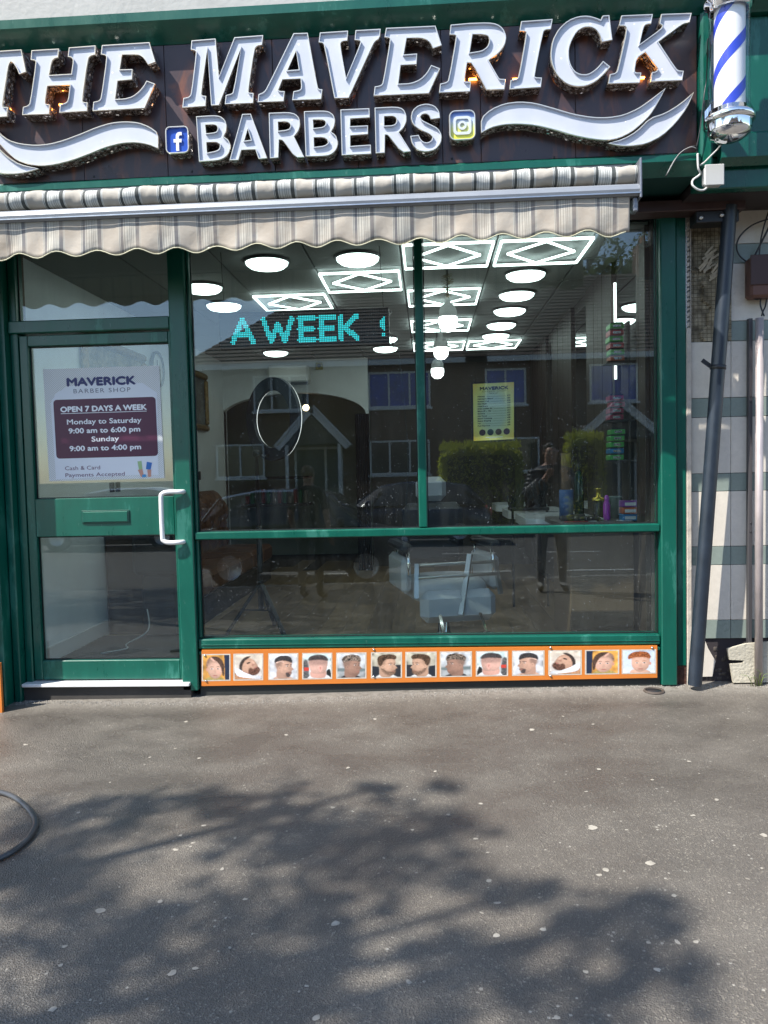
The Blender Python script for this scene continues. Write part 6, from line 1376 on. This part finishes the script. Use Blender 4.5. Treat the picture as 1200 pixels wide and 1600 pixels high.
def tree(name, label, base, crown_c, rad, nclump, nleaf, size, mat=LEAFD, trunk_r=.18, clumps=None):
    t = thing(name, label, 'tree', base); cc = Vector(crown_c); bs = Vector(base); mb = MB(); cl = []
    if clumps: cl = list(clumps)
    for i in range(nclump):
        v = Vector((random.gauss(0, 1), random.gauss(0, 1), random.gauss(0, 1))).normalized()*random.random()**.4
        cl.append((cc+Vector((v.x*rad[0], v.y*rad[1], v.z*rad[2])), random.uniform(.22, .38)*min(rad)))
    for p, r in cl: leaves(mb, p, (r, r, r*.75), int(nleaf*(.5+.5*r/(.3*min(rad)))) if not clumps else int(14+1150*r*r), size, .5 if not clumps else .1)
    mb.build('crown', mat, t, fix=False)
    tb = MB(); fork = bs.lerp(cc, .45); fork.x = bs.x+(cc.x-bs.x)*.25; fork.y = bs.y+(cc.y-bs.y)*.25
    tb.tube(smooth_curve([bs-Vector((0, 0, .3)), bs+Vector((.03, .02, .8)), fork], 5), [trunk_r*1.25]+[trunk_r*(1-.03*i) for i in range(10)], 12)
    tb.build('trunk', BARK, t)
    for i in range(9):
        p = random.choice(cl)[0]; mid = fork.lerp(p, .5)+Vector((random.uniform(-.3, .3), random.uniform(-.3, .3), .3)); pts_ = smooth_curve([fork-Vector((0, 0, .1)), mid, p], 5)
        MB().tube(pts_, [trunk_r*.55*(1-.8*k_/(len(pts_)-1)) for k_ in range(len(pts_))], 8).build('branch', BARK, t)
    return t
# street tree whose crown throws the dappled shade on the pavement
blobs = [(40,1300,.20),(85,1312,.22),(130,1295,.16),(185,1262,.15),(60,1400,.26),(130,1345,.2),(30,1360,.2),(230,1275,.12),(330,1243,.12),(372,1262,.13),(440,1290,.2),(500,1262,.20),(556,1290,.22),(600,1240,.10),(640,1290,.17),(540,1345,.22),(440,1350,.18),
 (620,1340,.18),(690,1290,.12),(40,1425,.24),(150,1425,.24),(250,1420,.2),(230,1500,.2),(300,1475,.2),(350,1530,.22),(440,1490,.18),(420,1560,.22),(540,1565,.2),(610,1590,.2),(700,1560,.13),(740,1592,.16),(690,1470,.13),(860,1470,.12),(925,1455,.12),(1000,1440,.11),(1010,1400,.07),(880,1545,.14),(960,1570,.12),(1105,1535,.10),(1000,1500,.08),(760,1385,.13),(840,1400,.1),(700,1225,.07),(150,1480,.12),(480,1430,.16),(370,1400,.16),(560,1410,.13),(30,1500,.16),(90,1585,.2),(280,1580,.2),(500,1500,.13),(400,1330,.14)]
tcl = []
for bxp, byp, r in blobs:
    g = atg(bxp, byp); dist = random.uniform(7.6, 9.4)/1.0; tcl += [(g+SUNV*dist+Vector((random.uniform(-r, r), random.uniform(-r, r), random.uniform(-r, r)))*.8, r*random.uniform(.4, .85)) for _ in range(3)]
for i in range(330):
    g = Vector((random.uniform(-6.0, .9), random.uniform(-2.2, 1.75), 0)); tcl.append((g+SUNV*random.uniform(8, 11.5), random.uniform(.15, .4)))
cen = sum((p for p, r in tcl), Vector((0, 0, 0)))/len(tcl)
random.seed(21)
tree('street_tree', 'leafy street tree left of the shop casting dappled shade on the pavement', (cen.x-1.0, -.9, ground(-5, -.9)), cen, (2, 2, 1.5), 0, 26, .046, clumps=tcl, trunk_r=.16)
random.seed(31)
def mt_(px, py, Y): return mir(px, py, Y)
for lab, px, py, Y, rad, nc in (('big bushy tree behind the roofs on the right of the street', 915, 455, -25, (2.7, 2.2, 2.1), 46), ('wide tree behind the roofs above the led board', 560, 455, -26, (3.6, 2.2, 1.6), 44), ('small dark tree behind the roofs at the middle of the street', 775, 462, -26, (1.6, 1.6, 1.3), 22),
                               ('tall tree behind the roofs at far right', 1075, 430, -25, (2.8, 2.5, 2.6), 40)):
    c = mt_(px, py, Y); tree('background_tree', lab, (c.x, Y, -.5), c, rad, nc, 120, .10)

# low front garden plants
gp = MB()
for i in range(900):
    x = random.uniform(-3.4, .4); h_ = random.uniform(.15, .45); y = random.uniform(-12.1, -11.7); gp.add([(x-.02, y, -.26), (x+.02, y, -.26), (x+random.uniform(-.08, .08), y, -.26+h_)], [(0, 1, 2)])
tag(gp.build('verge_grass', pm('verge grass', (.06, .10, .02), .7), fix=False), 'tufts of long grass along the far pavement', 'grass', kind='stuff')

# ------------------------------------------------------------------ cars
def car(label, cx, cy, zg, col, L=4.1, Wd=1.72, Hh=1.46, face=1):
    t = thing('parked_car', label, 'car', (cx, cy, zg)); P = pm('car paint '+label[:8], col, .25, .2, coat=.6, var=.03); G = pm('car window glass', (.015, .018, .02), .04, spec=.9)
    st_ = [(-.5, .34, .60, .80), (-.48, .24, .72, .90), (-.40, .20, .84, .97), (-.22, .19, .93, 1.0), (0, .19, .95, 1.0), (.2, .19, .95, 1.0), (.36, .20, .94, .98), (.46, .24, .88, .92), (.5, .34, .70, .84)]
    mb = MB(); vs = []; n = 10
    for (u_, zl, zh, w) in st_:
        x = u_*L*face; hw = Wd/2*w
        ring = [(-hw*.82, zl), (-hw, zl+.10), (-hw*1.0, zl+(zh-zl)*.55), (-hw*.95, zh-.07), (-hw*.80, zh), (hw*.80, zh), (hw*.95, zh-.07), (hw, zl+(zh-zl)*.55), (hw, zl+.10), (hw*.82, zl)]
        vs += [(x, y, z) for y, z in ring]
    fs = [(i*n+j, i*n+(j+1) % n, (i+1)*n+(j+1) % n, (i+1)*n+j) for i in range(len(st_)-1) for j in range(n)]+[list(range(n))[::-1], [(len(st_)-1)*n+j for j in range(n)]]
    mb.add(vs, fs, 0, True); bd = mb.build('body', P, t, local=True); sb_ = bd.modifiers.new('subdivision', 'SUBSURF'); sb_.levels = 1; sb_.render_levels = 2
    gs_ = [(-.30, .90, .90, .70), (-.14, .93, 1.36, .84), (-.02, .93, 1.44, .86), (.2, .93, 1.45, .86), (.36, .93, 1.36, .82), (.455, .90, .98, .74)]; mb = MB(); vs = []
    for (u_, zl, zh, w) in gs_:
        x = u_*L*face; hw = Wd/2*.92; tw_ = Wd/2*w*.86; vs += [(x, -hw, zl), (x, -tw_, zh-.03), (x, -tw_+.1, zh), (x, tw_-.1, zh), (x, tw_, zh-.03), (x, hw, zl)]
    fs = [(i*6+j, i*6+j+1, (i+1)*6+j+1, (i+1)*6+j) for i in range(5) for j in range(5)]
    mb.add(vs, fs, 0, True); mb.build('cabin_glass', G, t, local=True)
    mb = MB(); vs = []
    for (u_, zl, zh, w) in gs_[1:5]: x = u_*L*face*.98; tw_ = Wd/2*w*.86-.02; vs += [(x, -tw_, zh-.018), (x, -tw_+.1, zh+.014), (x, tw_-.1, zh+.014), (x, tw_, zh-.018)]
    mb.add(vs, [(i*4+j, i*4+j+1, (i+1)*4+j+1, (i+1)*4+j) for i in range(3) for j in range(3)], 0, True); mb.build('roof', P, t, local=True)
    mb = MB()
    for s_ in (-1, 1):
        for (ua, za, ub, zb_) in ((-.30, .92, -.14, 1.36), (.04, .93, .04, 1.43), (.455, .94, .36, 1.35)): mb.bar((ua*L*face, s_*Wd/2*.925, za), (ub*L*face, s_*Wd/2*.77, zb_), .05, .03)
    mb.build('pillar', P, t, local=True)
    for ux in (-.31, .31):
        for s_ in (-1, 1):
            y = s_*(Wd/2-.10); w_ = MB().lathe([(.19, -.1), (.30, -.1), (.315, -.07), (.315, .07), (.30, .1), (.19, .1)], (ux*L*face, y, .315), 24, axis='y').build('wheel', RUBBER, t, local=True)
            MB().lathe([(0, -.085), (.18, -.085), (.2, -.1), (.2, .1), (.18, .085), (0, .085)], (ux*L*face, y, .315), 20, axis='y').build('rim', ALU, w_, local=True)
    for s_ in (-1, 1):
        MB().sph((-.478*L*face, s_*Wd*.33, .66), .13, 10, sc=(.5, 1, .55)).build('headlight', pm('headlight glass', (.6, .62, .65), .1), t, local=True)
        MB().sph((.487*L*face, s_*Wd*.36, .74), .10, 10, sc=(.4, .8, 1)).build('tail_light', pm('tail light', (.35, .01, .01), .2), t, local=True)
        MB().box(-.20*L*face-.06, -.20*L*face+.06, s_*(Wd/2+.06)-.05, s_*(Wd/2+.06)+.05, .92, 1.05, bev=.03).build('wing_mirror', P, t, local=True)
    MB().box(-.505*L, -.495*L, -.26, .26, .40, .50).build('number_plate_holder', UPVC, t, local=True)
    return t
car('dark grey hatchback parked at the kerb across from the door', -1.95, -2.65, -.345, (.045, .048, .055), L=3.3, face=-1)
car('dark blue car parked on the far side of the road', -.55, -9.0, -.36, (.012, .025, .06), face=1)
car('silver car parked on the far side of the road at left', -7.5, -9.0, -.36, (.35, .36, .38), face=1)

# ------------------------------------------------------------------ people standing on the pavement, mirrored in the glass
def person(label, loc, rz, H_, arms, shirt, trousers, skin, hair, puffy=False, extra=None):
    t = thing('person', label, 'person', loc); t.rotation_euler.z = rz; s = H_/1.75
    J = {'pel': (0, 0, .95, .155, .115), 'wst': (0, .0, 1.08, .145, .105), 'chs': (0, .0, 1.28, .17, .12), 'shc': (0, 0, 1.42, .13, .09), 'nck': (0, .0, 1.50, .058, .058), 'hd0': (0, -.01, 1.56, .075, .075), 'hd1': (0, -.015, 1.65, .082, .098), 'hd2': (0, -.005, 1.71, .06, .075)}
    for sd_, k_ in ((-1, 'l'), (1, 'r')):
        J[k_+'hip'] = (sd_*.10, 0, .90, .098, .10); J[k_+'kn'] = (sd_*.12, -.02, .50, .064, .068); J[k_+'cf'] = (sd_*.125, .005, .34, .062, .066); J[k_+'an'] = (sd_*.13, .01, .09, .04, .045); J[k_+'to'] = (sd_*.15, -.16, .035, .042, .03)
        J[k_+'sh'] = (sd_*.19, 0, 1.40, .066 if not puffy else .085, .066 if not puffy else .085)
        el, wr, ha = arms[k_]; f_ = 1.35 if puffy else 1; J[k_+'el'] = (*el, .047*f_, .047*f_); J[k_+'wr'] = (*wr, .033*f_, .033*f_); J[k_+'ha'] = (*ha, .030, .022)
    E_ = [('pel', 'wst'), ('wst', 'chs'), ('chs', 'shc'), ('shc', 'nck'), ('nck', 'hd0'), ('hd0', 'hd1'), ('hd1', 'hd2')]
    for k_ in 'lr': E_ += [('pel', k_+'hip'), (k_+'hip', k_+'kn'), (k_+'kn', k_+'cf'), (k_+'cf', k_+'an'), (k_+'an', k_+'to'), ('shc', k_+'sh'), (k_+'sh', k_+'el'), (k_+'el', k_+'wr'), (k_+'wr', k_+'ha')]
    keys = list(J); me = bpy.data.meshes.new('body'); bm = bmesh.new(); sl = bm.verts.layers.skin.verify(); vv = {}
    for k_ in keys:
        j = J[k_]; v = bm.verts.new((j[0]*s, j[1]*s, j[2]*s)); v[sl].radius = (j[3]*s, j[4]*s); v[sl].use_root = (k_ == 'pel'); vv[k_] = v
    for a_, b2 in E_: bm.edges.new((vv[a_], vv[b2]))
    # fingers: five short chains rooted in each palm
    for k_, sd_ in (('l', -1), ('r', 1)):
        w_, h_ = Vector(J[k_+'wr'][:3]), Vector(J[k_+'ha'][:3]); d = (h_-w_).normalized(); side = d.cross(Vector((0, 1, .2))).normalized()
        for i, ln in enumerate((.050, .070, .078, .072, .055)):
            if i == 0: p1 = h_+side*.030-d*.01; p2 = p1+side*.025+d*.03
            else: p1 = h_+side*(.026-.0175*(i-1))+d*.03; p2 = p1+d*ln*.8+Vector((0, -.02, -.01))
            v1 = bm.verts.new(p1*s); v1[sl].radius = (.0095*s, .0095*s); v2 = bm.verts.new(p2*s); v2[sl].radius = (.0075*s, .0075*s); bm.edges.new((vv[k_+'ha'], v1)); bm.edges.new((v1, v2))
    bm.to_mesh(me); bm.free(); tmp = bpy.data.objects.new('tmp', me); COL.objects.link(tmp); tmp.modifiers.new('skin', 'SKIN').use_smooth_shade = True
    sb_ = tmp.modifiers.new('sub', 'SUBSURF'); sb_.levels = 2; sb_.render_levels = 2
    dg = bpy.context.evaluated_depsgraph_get(); dg.update(); m2 = bpy.data.meshes.new_from_object(tmp.evaluated_get(dg)); bpy.data.objects.remove(tmp)
    for mm in (skin, shirt, trousers, RUBBER): m2.materials.append(mm)
    sl_ = .60 if not puffy else 1.0
    for p in m2.polygons:
        c = p.center/s; p.use_smooth = True; mi = 1
        if c.z < .085: mi = 3
        elif c.z < .97 and abs(c.x) < .30 and not any((c-Vector(J[k_+q][:3])).length < .10 for k_ in 'lr' for q in ('wr', 'ha', 'el')): mi = 2
        elif c.z > 1.495 and abs(c.x) < .13 and c.y > -.2: mi = 0
        for k_ in 'lr':
            e2, w_, h_ = Vector(J[k_+'el'][:3]), Vector(J[k_+'wr'][:3]), Vector(J[k_+'ha'][:3])
            if (c-h_).length < .11 and (c-h_).length < (c-e2).length: mi = 0
            elif not puffy:
                q = e2.lerp(w_, max(0, min(1, (c-e2).dot(w_-e2)/(w_-e2).length_squared)))
                if (c-q).length < .07 and (c-e2).length > .02: mi = 0
        p.material_index = mi
    m2.name = 'body'; b__ = bpy.data.objects.new('body', m2); COL.objects.link(b__); b__.parent = t
    hm = MB(); hm.sph((0, .012*s, 1.675*s), .100*s, 14, sc=(.86, 1.02, .86)); hm.v = [(x, y, z) if not (y < -.035*s and z < 1.70*s) else (x, -.035*s, z) for x, y, z in hm.v]; hm.build('hair', hair, t, local=True)
    fm = MB(); fm.sph((-.03*s, -.098*s, 1.648*s), .011*s, 8); fm.sph((.03*s, -.098*s, 1.648*s), .011*s, 8); fm.build('eyes', BLACK, t, local=True)
    fm = MB(); fm.sph((0, -.112*s, 1.62*s), .016*s, 8, sc=(.8, 1, 1.4)); fm.sph((-.078*s, 0, 1.635*s), .026*s, 8, sc=(.4, .7, 1)); fm.sph((.078*s, 0, 1.635*s), .026*s, 8, sc=(.4, .7, 1)); fm.build('nose_and_ears', skin, t, local=True)
    MB().sph((0, -.098*s, 1.585*s), .020*s, 8, sc=(1.1, .4, .35)).build('mouth', pm('lip', (.28, .10, .08), .5), t, local=True)
    if puffy:
        for k_ in 'lr':
            a_, b2, c2 = Vector(J[k_+'sh'][:3]), Vector(J[k_+'el'][:3]), Vector(J[k_+'wr'][:3]); mb = MB()
            for i in range(11):
                q = a_.lerp(b2, i/5) if i <= 5 else b2.lerp(c2, (i-5)/6); d = ((b2-a_) if i <= 5 else (c2-b2)).normalized(); mb.tube([(q-d*.028)*s, (q-d*.014)*s, q*s, (q+d*.014)*s, (q+d*.028)*s], [.055*s, .078*s, .084*s, .078*s, .055*s], 12)
            mb.build('quilted_sleeve', shirt, t, local=True)
        mb = MB()
        for i in range(8): z = .93+.072*i; mb.sph((0, 0, z*s), .2*s, 16, sc=(1.08, .78, .24))
        mb.build('quilted_jacket', shirt, t, local=True)
    return t
SKM = pm('skin', (.42, .24, .17), .5); HAIRM = pm('dark hair', (.03, .022, .018), .6)
p1 = mir(862, 930, .15); gz1 = ground(p1.x, .15)
ph = person('person in dark quilted jacket and grey trousers holding up a phone on the pavement', (p1.x, .15, gz1), PI, 1.78,
       {'l': ((-.27, -.10, 1.15), (-.12, -.34, 1.32), (-.08, -.42, 1.40)), 'r': ((.27, -.06, 1.16), (.14, -.32, 1.30), (.09, -.42, 1.40))}, pm('black quilted fabric', (.022, .024, .03), .45), pm('grey sweatpants', (.26, .25, .24), .85, var=.15, vs=20), SKM, HAIRM, puffy=True)
phn = thing('mobile_phone', 'black phone held up by the person in the quilted jacket', 'phone', (p1.x, .15+.45, gz1+1.45))
MB().box(-.037, .037, -.004, .004, -.075, .075, bev=.004).build('phone_body', BLACK, phn, local=True)
p2 = mir(487, 925, .3)
person('person in a black t shirt and black trousers standing on the pavement', (p2.x, .3, ground(p2.x, .3)), math.radians(20), 1.62,
       {'l': ((-.27, .02, 1.12), (-.27, -.08, .88), (-.26, -.12, .80)), 'r': ((.27, .03, 1.12), (.28, -.02, .88), (.28, -.05, .80))}, pm('black cotton', (.013, .013, .015), .85), pm('black trousers', (.015, .015, .018), .8), SKM, pm('fair hair', (.16, .10, .05), .6))
